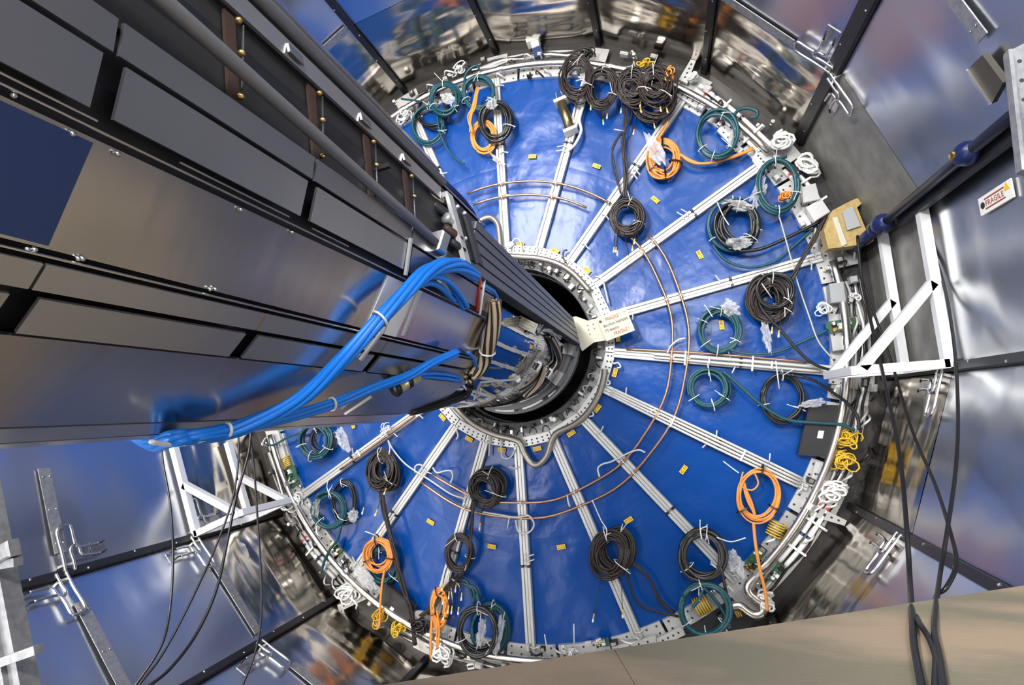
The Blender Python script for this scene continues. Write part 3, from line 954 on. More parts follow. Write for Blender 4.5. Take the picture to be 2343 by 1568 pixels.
# strings and loose zip ties
for pts, lb in (([(1355, 1145), (1375, 1190), (1388, 1212), (1386, 1235)], 'white string holding the bottom brown coils to the copper pipe'),
                ([(1600, 1335), (1599, 1355), (1600, 1375)], 'white string tying the large teal coil under the black coil'),
                ([(1602, 1190), (1602, 1210), (1606, 1235), (1603, 1212), (1618, 1205)], 'white zip tie holding the thick black coil to the rail'),
                ([(1640, 964 + 266), (1672, 1240), (1706, 1231)], 'long white zip tie tail beside the thick black coil'),
                ([(1655, 1056), (1680, 1075), (1690, 1082)], 'white zip tie tail beside the loose orange coil'),
                ([(1762, 1038), (1760, 1060)], 'white zip tie standing on the lower right rail'),
                ([(1775, 826), (1783, 890)], 'white zip tie over the dark coil on the right'),
                ([(1740, 645), (1766, 682)], 'white zip tie across the bulky brown coil'),
                ([(1641, 463), (1655, 495), (1668, 515)], 'white zip tie across the thick black coil on the right'),
                ([(1612, 698), (1622, 712), (1630, 725)], 'white zip tie at the top of the teal coil with label'),
                ([(753, 1095), (748, 1115), (757, 1138)], 'white string hanging the teal coil at the left rim'),
                ([(835, 1216), (862, 1226)], 'white zip tie tail above the round orange coil'),
                ([(1035, 1326), (1050, 1340), (1052, 1352)], 'white zip tie on the bent teal band at the bottom'),
                ([(1032, 1345), (1036, 1380)], 'white zip tie hanging beside the bent teal band'),
                ([(1090, 1395), (1100, 1405), (1098, 1420)], 'white zip tie in the glossy black bottom coil'),
                ([(1246, 1452), (1254, 1500)], 'white zip tie standing up from the bottom rim'),
                ([(1313, 1428), (1314, 1490)], 'tall white zip tie standing up at the bottom rim'),
                ([(1165, 1186), (1160, 1212)], 'white zip tie hanging from the bottom copper pipe'),
                ([(1405, 296), (1428, 300)], 'white zip tie across the long brown strands'),
                ([(888, 1010), (892, 1025), (890, 1040)], 'white zip tie on the left rail above the tall brown coil'),
                ([(1500, 925 + 12), (1478, 945)], 'small white zip tie on the lower right rail')):
    mb = MB()
    mb.tube(smooth_path([D(x, y, 0.2 - 0.03 * (i % 2)) for i, (x, y) in enumerate(pts)], 4), 0.0045, 5)
    tag(mb.build('zip_tie', M['white'], None, True), lb, 'zip tie')


mb = MB()
mb.tube(smooth_path([D(x, y, 0.14) for x, y in ((1775, 470), (1790, 520), (1812, 600), (1826, 650), (1850, 720), (1872, 780), (1902, 818))], 5), 0.0055, 5)
tag(mb.build('cord', M['cream'], None, True), 'thin cream cord hanging from the two o\'clock teal coil across the right rail', 'cord')

# crumpled plastic bags
def bag(label, px, py, w, hgt, h, rot=0):
    c = D(px, py, h)
    ex = (D(px + w, py, h) - D(px - w, py, h)) / 2
    ey = (D(px, py + hgt, h) - D(px, py - hgt, h)) / 2
    if rot:
        a = math.radians(rot)
        ex, ey = ex * math.cos(a) + norm(ey) * np.linalg.norm(ex) * math.sin(a), ey * math.cos(a) - norm(ex) * np.linalg.norm(ey) * math.sin(a)
    vs_, fs = [], []
    NU, NV = 20, 13
    for i in range(NV + 1):
        th = PI * i / NV
        for j in range(NU):
            ph = 2 * PI * j / NU
            v = np.array([math.sin(th) * math.cos(ph), math.sin(th) * math.sin(ph), -math.cos(th)])
            s = 1 + 0.9 * noise.noise(Vector((v[0] * 2.6 + px, v[1] * 2.6, v[2] * 2.6 + py)))
            vs_.append(c + (ex * v[0] + ey * v[2]) * s + np.array([0, v[1] * 0.03 * s, 0]))
    for i in range(NV):
        for j in range(NU):
            l = (j + 1) % NU
            fs.append((i * NU + j, i * NU + l, (i + 1) * NU + l, (i + 1) * NU + j))
    mb = MB()
    mb.add(vs_, fs)
    return tag(mb.build('plastic_bag', M['bag'], None), label, 'bag')


bag('crumpled clear bag over the orange coil at upper right', 1500, 345, 15, 32, 0.17, -25)
bag('clear bag wedged between rim and teal coil at upper right', 1680, 315, 12, 24, 0.12, 20)
bag('clear bag on the left of the two o\'clock teal coil', 1735, 440, 12, 32, 0.15, 15)
bag('clear bag on top of the thick black coil', 1690, 470, 28, 10, 0.15, 10)
bag('clear bag inside the thick black coil on the right', 1690, 556, 25, 12, 0.17)
bag('clear bag at the top of the labelled teal coil', 1672, 705, 18, 14, 0.15, 20)
bag('long clear bag hanging below the bulky brown coil', 1754, 770, 8, 32, 0.14, -12)
bag('silvery wrapped cable end beside the black flat box', 1862, 922, 26, 8, 0.18, -12)
bag('clear bag beside the teal coil below the blue bundle', 783, 1005, 9, 26, 0.14, -30)
bag('clear bag at the left rim below the black coil', 808, 1180, 9, 12, 0.13)
bag('clear flat bag beside the thick black coil at lower right', 1680, 1285, 16, 26, 0.12, -30)
bag('white plastic wrap at the lower left rim', 835, 1325, 26, 13, 0.15, 40)
bag('clear bag wrapped on the teal coil at left rim', 722, 1160, 8, 24, 0.15, 10)
bag('clear wrap on the cable end in the glossy black bottom coil', 1100, 1450, 8, 30, 0.19, 10)
bag('clear wrap right of the glossy black bottom coil', 1142, 1450, 7, 40, 0.19, 12)
bag('clear bag on the orange tail near the top rail', 1140, 368, 14, 6, 0.12, 40)
bag('clear bag on the teal coil at top rim', 1025, 225, 14, 10, 0.19, 20)
bag('dark clear bag on top of the black coil at the top', 1125, 240, 12, 8, 0.19, -30)


# flat black boxes on the rim
def flatbox(label, quad, h, th, m, extras=True):
    q = [D(x, y, h) for x, y in quad]
    c = sum(q) / 4
    t = thing('flat_box', label, 'box', c)
    mb = MB()
    mb.prism(q, (0, -th, 0))
    mb.build('body', M[m], t)
    ins = [c + (p - c) * 0.93 + np.array([0, -th, 0]) for p in q]
    mb = MB()
    mb.prism(ins, (0, -0.004, 0))
    mb.build('lid', M[m], t)
    if extras:
        mb = MB()
        e = norm(q[1] - q[0])
        f = norm(q[3] - q[0])
        cc = c + f * 0.03 + np.array([0, -th - 0.006, 0])
        mb.box(cc, e * 0.018, f * 0.028, np.array([0, 0.001, 0]))
        mb.build('white_sticker', M['white'], t)
        mb = MB()
        for p in ins:
            mb.lathe(c + (p - c) * 0.9 + np.array([0, -0.004 if False else 0, 0]) - np.array([0, 0.004, 0]), (0, -1, 0), [(0.006, 0), (0.004, 0.003)], 6)
        mb.build('screws', M['steel'], t)['kind'] = 'stuff'
    return t


flatbox('black flat box with a small white sticker on the right rim', [(1848, 925), (1928, 928), (1902, 1046), (1822, 1040)], 0.06, 0.05, 'blackbox')
flatbox('black flat box with stickers on the lower left rim', [(890, 1332), (957, 1386), (930, 1432), (850, 1390)], 0.06, 0.05, 'blackbox')
flatbox('grey metal box on the right rim beside white looped wires', [(1890, 655), (1922, 650), (1928, 695), (1894, 698)], 0.06, 0.08, 'grey', False)
flatbox('pale grey box lower on the right rim', [(1896, 775), (1932, 770), (1936, 800), (1900, 806)], 0.05, 0.06, 'alu2', False)
flatbox('grey rectangular box behind the two o\'clock teal coil', [(1830, 435), (1862, 425), (1872, 462), (1835, 470)], 0.08, 0.05, 'alu2', False)
flatbox('slotted white box near the ochre block', [(1840, 480), (1875, 460), (1895, 490), (1860, 512)], 0.06, 0.05, 'alu', False)


def board(label, px, py, w, hgt, ang, h):
    """green circuit board with chips"""
    c = D(px, py, h)
    a = math.radians(ang)
    k = np.linalg.norm(D(px + 1, py, h) - c)
    e = norm(math.cos(a) * norm(D(px + 1, py, h) - c) + math.sin(a) * norm(D(px, py - 1, h) - c))
    f = np.cross(e, (0, 1, 0))
    t = thing('circuit_board', label, 'circuit board', c)
    mb = MB()
    mb.box(c, e * w * k / 2, f * hgt * k / 2, np.array([0, 0.004, 0]))
    mb.build('board', M['pcb'], t)
    r_ = random.Random(px)
    for q in range(12):
        u, v = r_.uniform(-0.42, 0.42), r_.uniform(-0.4, 0.4)
        hh = r_.uniform(0.006, 0.02)
        mb = MB()
        mb.bbox(c + e * u * w * k + f * v * hgt * k + np.array([0, -hh - 0.004, 0]), e * r_.uniform(0.006, 0.016), f * r_.uniform(0.006, 0.014), np.array([0, -hh, 0]))
        mb.build('component', M[r_.choice(['black', 'white', 'pcb', 'steel', 'brass', 'white'])], t)


board('green circuit board behind the right rim pipe', 1925, 745, 72, 30, 10, 0.07)
board('green circuit board on the left rim below the yellow spring', 664, 1093, 34, 38, 20, 0.06)
board('small green circuit board at the bottom edge', 1378, 1470, 28, 18, 5, 0.08)
board('green circuit board on the lower right rim', 1725, 1280, 60, 24, 52, 0.07)
board('second green circuit board lower on the lower right rim', 1775, 1310, 50, 18, 55, 0.09)
board('green circuit board on the left rim near the teal tail', 770, 1255, 26, 16, -40, 0.08)


def spring(label, x0, y0, x1, y1, n, r, h):
    a, b = D(x0, y0, h), D(x1, y1, h)
    d = norm(b - a)
    u = np.cross(d, (0, 1, 0))
    y = np.array([0, -1.0, 0])
    t = thing('wire_spring', label, 'wire', a)
    for k in range(n):
        c = a + (b - a) * (k + 0.5) / n
        mb = MB()
        pts = [c + u * r * math.cos(q * PI / 8) + y * r * 0.8 * math.sin(q * PI / 8) + d * 0.004 * q / 8 for q in range(-2, 11)]
        mb.tube(pts, 0.0055, 5)
        mb.build('turn', M['yellowwire'], t, True)
    mb = MB()
    mb.cyl(a - y * 0.02, b - y * 0.02, r * 0.75, 10)
    mb.build('core', M['alu2'], t, True)


spring('row of yellow wire turns on the lower right rim', 1768, 1228, 1782, 1195, 6, 0.055, 0.07)
spring('row of yellow wire turns inside the large teal coil', 1590, 1392, 1622, 1378, 6, 0.06, 0.08)
spring('row of yellow wire turns on the left rim', 652, 1045, 660, 1068, 6, 0.035, 0.07)
spring('small row of yellow wire turns at the lower right hose', 1680, 1402, 1694, 1398, 3, 0.035, 0.07)


def tangle(label, px, py, w, hgt, n, wr, m, h, rot=0, loops=2.2):
    """loose bunch of wire loops"""
    c = D(px, py, h)
    k = np.linalg.norm(D(px + 1, py, h) - c)
    a = math.radians(rot)
    e = np.array([math.cos(a), 0, math.sin(a)])
    f = np.array([-math.sin(a), 0, math.cos(a)])
    t = thing('wire_loops', label, 'wire', c)
    r_ = random.Random(int(px + 3 * py))
    for q in range(n):
        u, v = r_.uniform(-0.5, 0.5) * w * k, r_.uniform(-0.5, 0.5) * hgt * k
        r0 = r_.uniform(0.2, 0.55) * min(w, hgt) * k
        b = r_.uniform(0.6, 1.0)
        ph = r_.uniform(0, 6)
        pts = []
        N = int(12 * loops)
        for i in range(N + 1):
            g = ph + 2 * PI * loops * i / N
            rr = r0 * (1 + 0.35 * math.sin(g * 1.7 + q))
            pts.append(c + e * (u * (1 - i / N * 0.8) + rr * math.cos(g)) + f * (v * (1 - 1.2 * i / N) + rr * b * math.sin(g)) + np.array([0, -0.03 * math.sin(g * 0.5 + q) - 0.01 * q, 0]))
        mb = MB()
        mb.tube(pts, wr, 5)
        mb.build('wire', M[m], t, True)


tangle('tangle of yellow wires on the right rim above', 1938, 1000, 30, 60, 6, 0.006, 'yellowwire', 0.08)
tangle('tangle of yellow wires on the right rim below', 1928, 1050, 40, 40, 6, 0.006, 'yellowwire', 0.08)
tangle('tangle of yellow wires at lower left below the black flat box', 915, 1440, 40, 22, 6, 0.006, 'yellowwire', 0.1, 40)
tangle('second tangle of yellow wires beside the orange tail at lower left', 868, 1410, 34, 22, 5, 0.006, 'yellowwire', 0.1, 40)
tangle('yellow wires bunched behind the top brown coils', 1470, 152, 50, 14, 6, 0.006, 'yellowwire', 0.16, -15)
tangle('orange wires bunched right of the top brown coils', 1530, 178, 18, 30, 6, 0.007, 'orange', 0.17, 50)
tangle('white cable loops on the lower right rim', 1905, 1118, 44, 50, 6, 0.009, 'white', 0.09)
tangle('white cable loops at the lower left rim', 800, 1352, 36, 40, 7, 0.009, 'white', 0.09)
tangle('white cable loops hanging at the bottom left rim', 1008, 1490, 36, 28, 6, 0.009, 'white', 0.13)
tangle('white cable loops on the left rim', 672, 1150, 30, 44, 5, 0.008, 'white', 0.08)
tangle('thin white wire loops left of the grey box on the right rim', 1885, 705, 40, 30, 3, 0.005, 'white', 0.1)
tangle('thin white wire loops right of the right rim pipe', 1955, 680, 18, 40, 3, 0.005, 'white', 0.08)
tangle('white cable loop with coloured bands at upper right', 1785, 325, 38, 42, 5, 0.011, 'white', 0.1)
tangle('white cable loops at lower right below the orange tail', 1750, 1375, 24, 44, 6, 0.009, 'white', 0.1)
tangle('white cable loops behind the top right bracket', 1588, 180, 20, 34, 5, 0.009, 'white', 0.09)
tangle('white cables curling right of the two o\'clock coil', 1850, 380, 46, 40, 5, 0.009, 'white', 0.09, -40)
tangle('dark wires bunched above the first top brown coil', 1345, 125, 34, 20, 5, 0.006, 'black', 0.1)
tangle('red and orange wires inside the two o\'clock coil', 1795, 450, 26, 26, 4, 0.006, 'orange', 0.14)
tangle('thin white wires on the left rail below the blue bundle', 888, 985, 22, 24, 4, 0.005, 'white', 0.1)
tangle('white wire loops along the bottom edge', 1300, 1490, 40, 12, 3, 0.006, 'white', 0.1)
tangle('black wires at the top of the narrow orange coil', 965, 1430, 30, 30, 5, 0.007, 'black', 0.13)
tangle('white wires on the top left rim', 1045, 165, 40, 18, 4, 0.006, 'white', 0.07, 20)
tangle('white wires on the rim beside the blue edge at upper left', 925, 265, 30, 20, 4, 0.007, 'white', 0.08, 35)

# paired white tubes along the upper right rim
for (pa, pb, n, lb) in (((1590, 205), (1762, 352), 3, 'set of white tubes with coloured bands along the upper right rim'),
                        ((1800, 385), (1888, 495), 2, 'pair of white tubes leading to the ochre block'),
                        ((1895, 1140), (1790, 1290), 2, 'pair of white tubes along the lower right rim'),
                        ((690, 1220), (770, 1320), 2, 'pair of grey tubes along the left rim')):
    a, b = D(*pa, 0.06), D(*pb, 0.06)
    d = norm(b - a)
    s = np.cross(d, (0, 1, 0))
    t = thing('tube_set', lb, 'tube', a)
    for q in range(n):
        o = s * (q - (n - 1) / 2) * 0.05
        mb = MB()
        mid = (a + b) / 2
        mid = mid + norm(mid) * 0.02 * np.array([1, 0, 1])
        mb.tube(smooth_path([a + o, mid + o, b + o], 5), 0.017, 8)
        mb.build('tube', M['white'] if 'white' in lb else M['hose'], t, True)
        for j, (f, mm) in enumerate(((0.12, 'redwire'), (0.2, 'polepaint'), (0.55, 'polepaint'))):
            mb = MB()
            c = a + (b - a) * f + o + norm(mid) * 0.02 * np.array([1, 0, 1]) * 4 * f * (1 - f)
            mb.cyl(c - d * 0.012, c + d * 0.012, 0.0185, 8)
            mb.build('band', M[mm], t)
    for f in (0.35, 0.75):
        mb = MB()
        mb.box(a + (b - a) * f + np.array([0, -0.02, 0]) + norm(a + b) * 0.015, s * 0.05 * n / 2 + s * 0.02, d * 0.008, np.array([0, 0.012, 0]))
        mb.build('strap', M['white'], t)

# bracket arms on the rim
for quad, lb, mn in (([(1553, 186), (1580, 140), (1592, 143), (1572, 195)], 'white slotted arm sticking out at the top right rim', 'alu'),
                     ([(1540, 200), (1600, 235), (1592, 250), (1536, 215)], 'grey cross plate at the foot of the top right arm', 'alu2'),
                     ([(1855, 1150), (1935, 1190), (1930, 1202), (1850, 1178)], 'grey triangular plate sticking out at lower right rim', 'alu2'),
                     ([(1865, 1055), (1900, 1060), (1880, 1120), (1850, 1110)], 'white bolted plate at the end of the lower right rail', 'alu'),
                     ([(1700, 1335), (1745, 1280), (1760, 1292), (1720, 1350)], 'white curved plate above the corrugated hose', 'alu'),
                     ([(1500, 1460), (1560, 1430), (1568, 1450), (1510, 1478)], 'white slotted bracket at the bottom right edge', 'alu'),
                     ([(1400, 1478), (1500, 1452), (1505, 1470), (1405, 1496)], 'white bolted rim plate at the bottom right edge', 'alu'),
                     ([(690, 1150), (740, 1200), (730, 1215), (682, 1172)], 'white bolted plate on the left rim', 'alu'),
                     ([(790, 1320), (840, 1290), (850, 1345), (800, 1370)], 'white crumpled bracket at the lower left rim', 'alu'),
                     ([(770, 1385), (850, 1352), (856, 1362), (780, 1398)], 'white slotted arm sticking out at the lower left rim', 'alu'),
                     ([(950, 1395), (985, 1400), (1000, 1440), (960, 1440)], 'white bolted plate behind the narrow orange coil', 'alu'),
                     ([(1650, 290), (1700, 345), (1690, 356), (1640, 302)], 'white slotted plate at upper right rim', 'alu'),
                     ([(1735, 335), (1775, 375), (1740, 400), (1720, 370)], 'white bolted plate at the end of the two o\'clock rail', 'alu'),
                     ([(880, 925), (920, 905), (925, 930), (890, 948)], 'ignored', None),
                     ([(1070, 1518), (1085, 1514), (1088, 1528), (1073, 1530)], 'small white square block under the glossy black bottom coil', 'white'),
                     ([(610, 985), (640, 985), (660, 1050), (632, 1055)], 'white bolted plate on the left rim under the blue bundle', 'alu')):
    if mn is None:
        continue
    q = [D(x, y, 0.05) for x, y in quad]
    c = sum(q) / 4
    t = thing('bracket_plate', lb, 'bracket', c)
    mb = MB()
    mb.prism(q, (0, -0.025, 0))
    mb.build('plate', M[mn], t)
    mb = MB()
    for (u, v) in ((0.2, 0.5), (0.4, 0.5), (0.6, 0.5), (0.8, 0.5)):
        p = (q[0] * (1 - u) + q[1] * u) * (1 - v) + (q[3] * (1 - u) + q[2] * u) * v
        mb.lathe(p + np.array([0, -0.025, 0]), (0, -1, 0), [(0.009, 0), (0.007, 0.004)], 6)
    mb.build('bolts', M['darkgrey'], t)['kind'] = 'stuff'

# small blocks and fittings all round the rim
HOURS = ['twelve', 'one', 'two', 'three', 'four', 'five', 'six', 'seven', 'eight', 'nine', 'ten', 'eleven']


def clock(a):
    h = int(round((90 - a) / 15.0)) % 24
    return ('at %s o\'clock' % HOURS[h // 2]) if h % 2 == 0 else ('at half past %s' % HOURS[h // 2])


USED = set()
for k in range(260):
    a = rnd.uniform(-168, 120)
    out = rnd.random() < 0.66
    r = rnd.uniform(2.6, 2.76) if out else rnd.uniform(2.47, 2.53)
    where = '%s the rim pipe %s' % ('outside' if out else 'inside', clock(a))
    d = norm(P(1, a))
    s = np.array([-d[2], 0, d[0]])
    kind = rnd.randrange(4)
    w, l, h = rnd.uniform(0.012, 0.03), rnd.uniform(0.012, 0.04), rnd.uniform(0.012, 0.035)
    c = P(r, a, 0.035 + h)
    dark = rnd.random() < 0.4
    mm = rnd.choice(['hose', 'white', 'black', 'hose', 'brown'])
    cn = {'hose': 'grey', 'white': 'white', 'black': 'black', 'brown': 'brown'}[mm]
    lb = ('small %s connector block ' % ('dark' if dark else 'pale') if kind in (0, 3) else 'small steel pipe fitting ' if kind == 1 else 'short %s hose bend ' % cn) + where
    if lb in USED:
        continue
    USED.add(lb)
    if kind in (0, 3):
        t = thing('connector_block', lb, 'connector', P(r, a, 0.035), 'connector blocks round the rim')
        mb = MB()
        mb.bbox(c, d * w, s * l, np.array([0, -h, 0]), 0.15)
        mb.build('body', M['blackbox' if dark else rnd.choice(['white', 'alu', 'alu2', 'grey'])], t)
        mb = MB()
        mb.box(c + np.array([0, -h - 0.003, 0]), d * w * 0.6, s * l * 0.7, np.array([0, 0.004, 0]))
        mb.build('cap', M['steel' if dark else 'alu2'], t)
    elif kind == 1:
        t = thing('pipe_fitting', lb, 'fitting', P(r, a, 0.035), 'steel pipe fittings round the rim')
        mb = MB()
        mb.lathe(P(r, a, 0.03), (0, -1, 0), [(0.018, 0), (0.018, 0.03), (0.011, 0.034), (0.011, 0.05), (0.016, 0.052), (0.016, 0.07)], 8)
        mb.build('body', M['steel'], t)
    else:
        t = thing('short_hose', lb, 'hose', P(r, a, 0.035), 'short hose bends round the rim')
        mb = MB()
        L = rnd.uniform(0.06, 0.16)
        mb.tube(smooth_path([P(r, a, 0.03), P(r, a, 0.09) + s * L * 0.3, P(r + 0.02, a, 0.1) + s * L * 0.7, P(r + 0.03, a, 0.03) + s * L], 4), 0.008, 6)
        mb.build('hose', M[mm], t, True)

# cable tray running outside the rim pipe (grey channel with wires)
for (a0, a1, lb) in ((95, 72, 'grey cable tray along the top rim'), (5, -20, 'grey cable tray along the right rim'), (-25, -48, 'grey cable tray along the lower right rim'),
                     (-130, -162, 'grey cable tray along the left rim'), (-84, -118, 'grey cable tray along the bottom left rim')):
    t = thing('cable_tray', lb, 'cable tray', P(2.66, a0, 0.02))
    mb = MB()
    mb.arc_band(2.61, 2.74, a1, a0, 0.0, 0.012, 10)
    mb.build('tray', M['alu2'], t)
    for q, mn in enumerate(('hose', 'black', 'white', 'brown')):
        mb = MB()
        mb.tube([P(2.63 + 0.027 * q + 0.008 * math.sin(i * 1.3 + q), a0 + (a1 - a0) * i / 14, 0.03 + 0.01 * math.sin(i + 2 * q)) for i in range(15)], 0.009, 6)
        mb.build('cable', M[mn], t, True)

# bronze filter cylinder near the top
fa, fb = D(1284, 232, 0.11), D(1306, 300, 0.11)
fd = norm(fb - fa)
t = thing('filter_cylinder', 'bronze filter cylinder with white end caps near the top', 'filter', fa)
mb = MB(); mb.cyl(fa, fb, 0.042, 16); mb.build('body', M['bronze'], t, True)
for c in (fa, fb):
    mb = MB()
    s = np.cross(fd, (0, 1, 0))
    mb.bbox(c, s * 0.062, fd * 0.014, np.array([0, -0.05, 0]), 0.1)
    mb.build('end_cap', M['white'], t)
for o in (-0.02, 0.02):
    mb = MB()
    s = np.cross(fd, (0, 1, 0))
    mb.tube(smooth_path([fa + s * o, fa - fd * 0.05 + s * o * 1.4, fa - fd * 0.1 + s * o], 4), 0.008, 6)
    mb.build('port', M['steel'], t, True)
for pts, lb in (([(1342, 200), (1335, 240), (1326, 275), (1330, 300), (1316, 330), (1300, 345)], 'pale hose joining the bronze filter to the rail'),):
    mb = MB()
    mb.tube(smooth_path([D(x, y, 0.09) for x, y in pts], 5), 0.014, 8)
    tag(mb.build('hose', M['hose'], None, True), lb, 'hose')

# white sensor box on the top wall
wp = on_wall(1222, 100)
wn = norm(-wp * np.array([1, 0, 1]))
ws = np.array([wn[2], 0, -wn[0]])
t = thing('sensor_box', 'white blocky sensor box with a dark foot at the top', 'sensor', D(1232, 128, 0.05))
ca, cb = D(1230, 130, 0.06), D(1213, 78, 0.10)
mb = MB(); mb.bar(D(1235, 134, 0.05), D(1228, 112, 0.05), 0.085, 0.08, (0, -1, 0)); mb.build('foot', M['navy'], t)
mb = MB(); mb.bar(D(1228, 113, 0.06), D(1220, 84, 0.06), 0.07, 0.08, (0, -1, 0)); mb.build('body', M['white'], t)
mb = MB(); mb.bar(D(1221, 100, 0.07), D(1217, 78, 0.07), 0.12, 0.10, (0, -1, 0)); mb.build('head', M['white'], t)

# ================================================================== CENTRAL SUPPORT BOX (polished metal body about the axis)
RB = 0.61
YE = -2.27
box = thing('support_box', 'long polished metal support box pointing from the upper left to the centre hole', 'support box', (0, -3.0, 0))


def facet(r0, a0, r1, a1, y0, y1, thick, name, m, parent, inset=0.0):
    p, q = P(r0, a0), P(r1, a1)
    n = norm(np.cross(q - p, [0, 1, 0]))
    if np.dot(n, p) < 0:
        n = -n
    p, q = p - n * inset, q - n * inset
    mb = MB()
    Y0, Y1 = np.array([0, y0, 0]), np.array([0, y1, 0])
    mb.hexa([p + Y0 - n * thick, q + Y0 - n * thick, q + Y1 - n * thick, p + Y1 - n * thick, p + Y0, q + Y0, q + Y1, p + Y1])
    return mb.build(name, M[m], parent)


# inner carcass, coloured black for the recess shadow in the gaps
mb = MB()
ang = [-86 + 18 * i for i in range(7)] + [40, 70, 100, 130, 160, 190, 220, 250]
poly = [P(RB - 0.03, a) + np.array([0, -7.0, 0]) for a in ang]
mb.prism(poly, (0, 7.0 + YE - 0.02, 0))
mb.build('carcass', M['seam'], box)
# far faces out of sight from the front
for (a0, a1) in ((24, 55), (55, 90), (90, 125), (125, 160), (160, 195), (195, 230), (230, 262)):
    facet(RB - 0.02, a0 + 0.5, RB - 0.02, a1 - 0.5, -7, YE, 0.006, 'face_panel', 'polish', box)
# faces seen: lower edge strips, big lower face, big middle face
facet(RB, -97, RB - 0.004, -88, -7, YE, 0.006, 'edge_strip', 'polish2', box)
facet(RB, -86.5, RB, -80, -7, YE - 0.3, 0.006, 'edge_strip', 'polish2', box)
facet(RB, -79, RB, -71, -7, YE - 0.2, 0.006, 'edge_strip', 'polish2', box)
facet(RB, -70.2, RB, -48.6, -7, YE, 0.006, 'face_panel', 'polish', box)
yb = [on_cyl(x, y, RB)[1] for x, y in ((868, 705), (903, 730), (941, 715))]
facet(RB - 0.012, -36.2, RB - 0.012, -21.2, -7, yb[0] - 0.003, 0.006, 'face_panel', 'polish', box)
facet(RB - 0.008, -36.2, RB - 0.008, -21.2, yb[0], yb[1] - 0.004, 0.006, 'bright_plate', 'framewhite', box)  # both plates coloured white for the light they reflect
facet(RB - 0.008, -36.2, RB - 0.008, -21.2, yb[1] + 0.004, yb[2], 0.006, 'bright_plate', 'framewhite', box)
facet(RB - 0.012, -36.2, RB - 0.012, -21.2, yb[2] + 0.004, YE, 0.006, 'face_panel', 'polish', box)
# navy panel screwed on the middle face at its near end
ya = on_cyl(172, 455, RB)[1]
facet(RB - 0.006, -35.6, RB - 0.006, -21.8, -7, ya, 0.004, 'navy_panel', 'navy', box)
# strip panels in two rows each, with dark cross gaps between them
cuts_l = [-7.0, on_cyl(30, 720, RB)[1], on_cyl(590, 750, RB)[1], on_cyl(900, 760, RB)[1], YE]
for (a0, a1) in ((-48.2, -42.6), (-41.5, -37.8)):
    for i in range(4):
        g = 0.017 if a0 < -45 else 0.002
        facet(RB, a0, RB, a1, cuts_l[i] + g, cuts_l[i + 1] - g, 0.006, 'strip_panel', 'polish3', box)
facet(RB - 0.001, -41.5, RB - 0.001, -37.8, cuts_l[2] - 0.012, cuts_l[2] + 0.012, 0.004, 'amber_tape', 'amber', box)
cuts_u = [-7.0, on_cyl(250, 200, RB)[1], on_cyl(710, 455, RB)[1], on_cyl(935, 590, RB)[1], YE - 0.12]
for (a0, a1) in ((-18.2, -11.4), (-10.6, -6.3)):
    for i in range(4):
        g = 0.015 if a0 < -15 else 0.004
        facet(RB, a0, RB, a1, cuts_u[i] + g, cuts_u[i + 1] - g, 0.006, 'strip_panel', 'polish2', box)
# thin bright beads along the upper band
for (a, y0, y1) in ((-19.2, -7, -3.98), (-19.2, -3.86, -3.62), (-19.2, -3.55, -3.42), (-20.2, -7, YE), (-36.9, -7, YE)):
    mb = MB()
    mb.tube([P(RB - 0.004, a) + np.array([0, y0, 0]), P(RB - 0.004, a) + np.array([0, y1, 0])], 0.0022, 6)
    mb.build('bead', M['steel'], box)
# bolts in pairs on the middle face
for (x, y) in ((30, 218), (165, 306), (268, 352), (550, 480), (62, 570), (78, 571), (178, 592), (188, 592), (480, 662), (492, 662), (668, 532)):
    c = on_cyl(x, y, RB - 0.008)
    mb = MB()
    n = norm(c * np.array([1, 0, 1]))
    mb.lathe(c - n * 0.004, n, [(0.004, 0), (0.004, 0.006), (0.002, 0.008)], 8)
    mb.build('screw', M['steel'], box, True)
# dark upper face with brown cross straps, and the polished flange over it
facet(RB - 0.025, -5.8, RB - 0.03, 12, -7, YE - 0.1, 0.006, 'dark_face', 'darkgrey', box)
facet(RB - 0.012, 11.6, RB - 0.002, 15.2, -7, YE - 0.62, 0.008, 'flange', 'polish3', box)
facet(RB - 0.006, 15.6, RB + 0.004, 20, -7, YE - 0.62, 0.008, 'flange', 'darkgrey', box)
mb = MB()
mb.tube([P(RB + 0.006, 17.6) + np.array([0, y, 0]) for y in (-7, -4, YE - 0.6)], 0.014, 10)
mb.build('lip_tube', M['tubegrey'], box, True)
for y in (-3.95, -3.62, -3.36, -3.14):  # steel plates standing in for golden reflections and small brackets on the flange
    mb = MB()
    mb.bbox(P(RB - 0.004, 13.2) + np.array([0, y, 0]), norm(np.array([-math.sin(0.23), 0, math.cos(0.23)])) * 0.010, np.array([0, 0.022, 0]), norm(P(1, 13)) * 0.003)
    mb.build('glint_clip', M['steel'], box)
facet(RB + 0.016, 20.3, RB + 0.004, 27, -7, YE - 0.62, 0.006, 'flange_lip', 'polish', box)
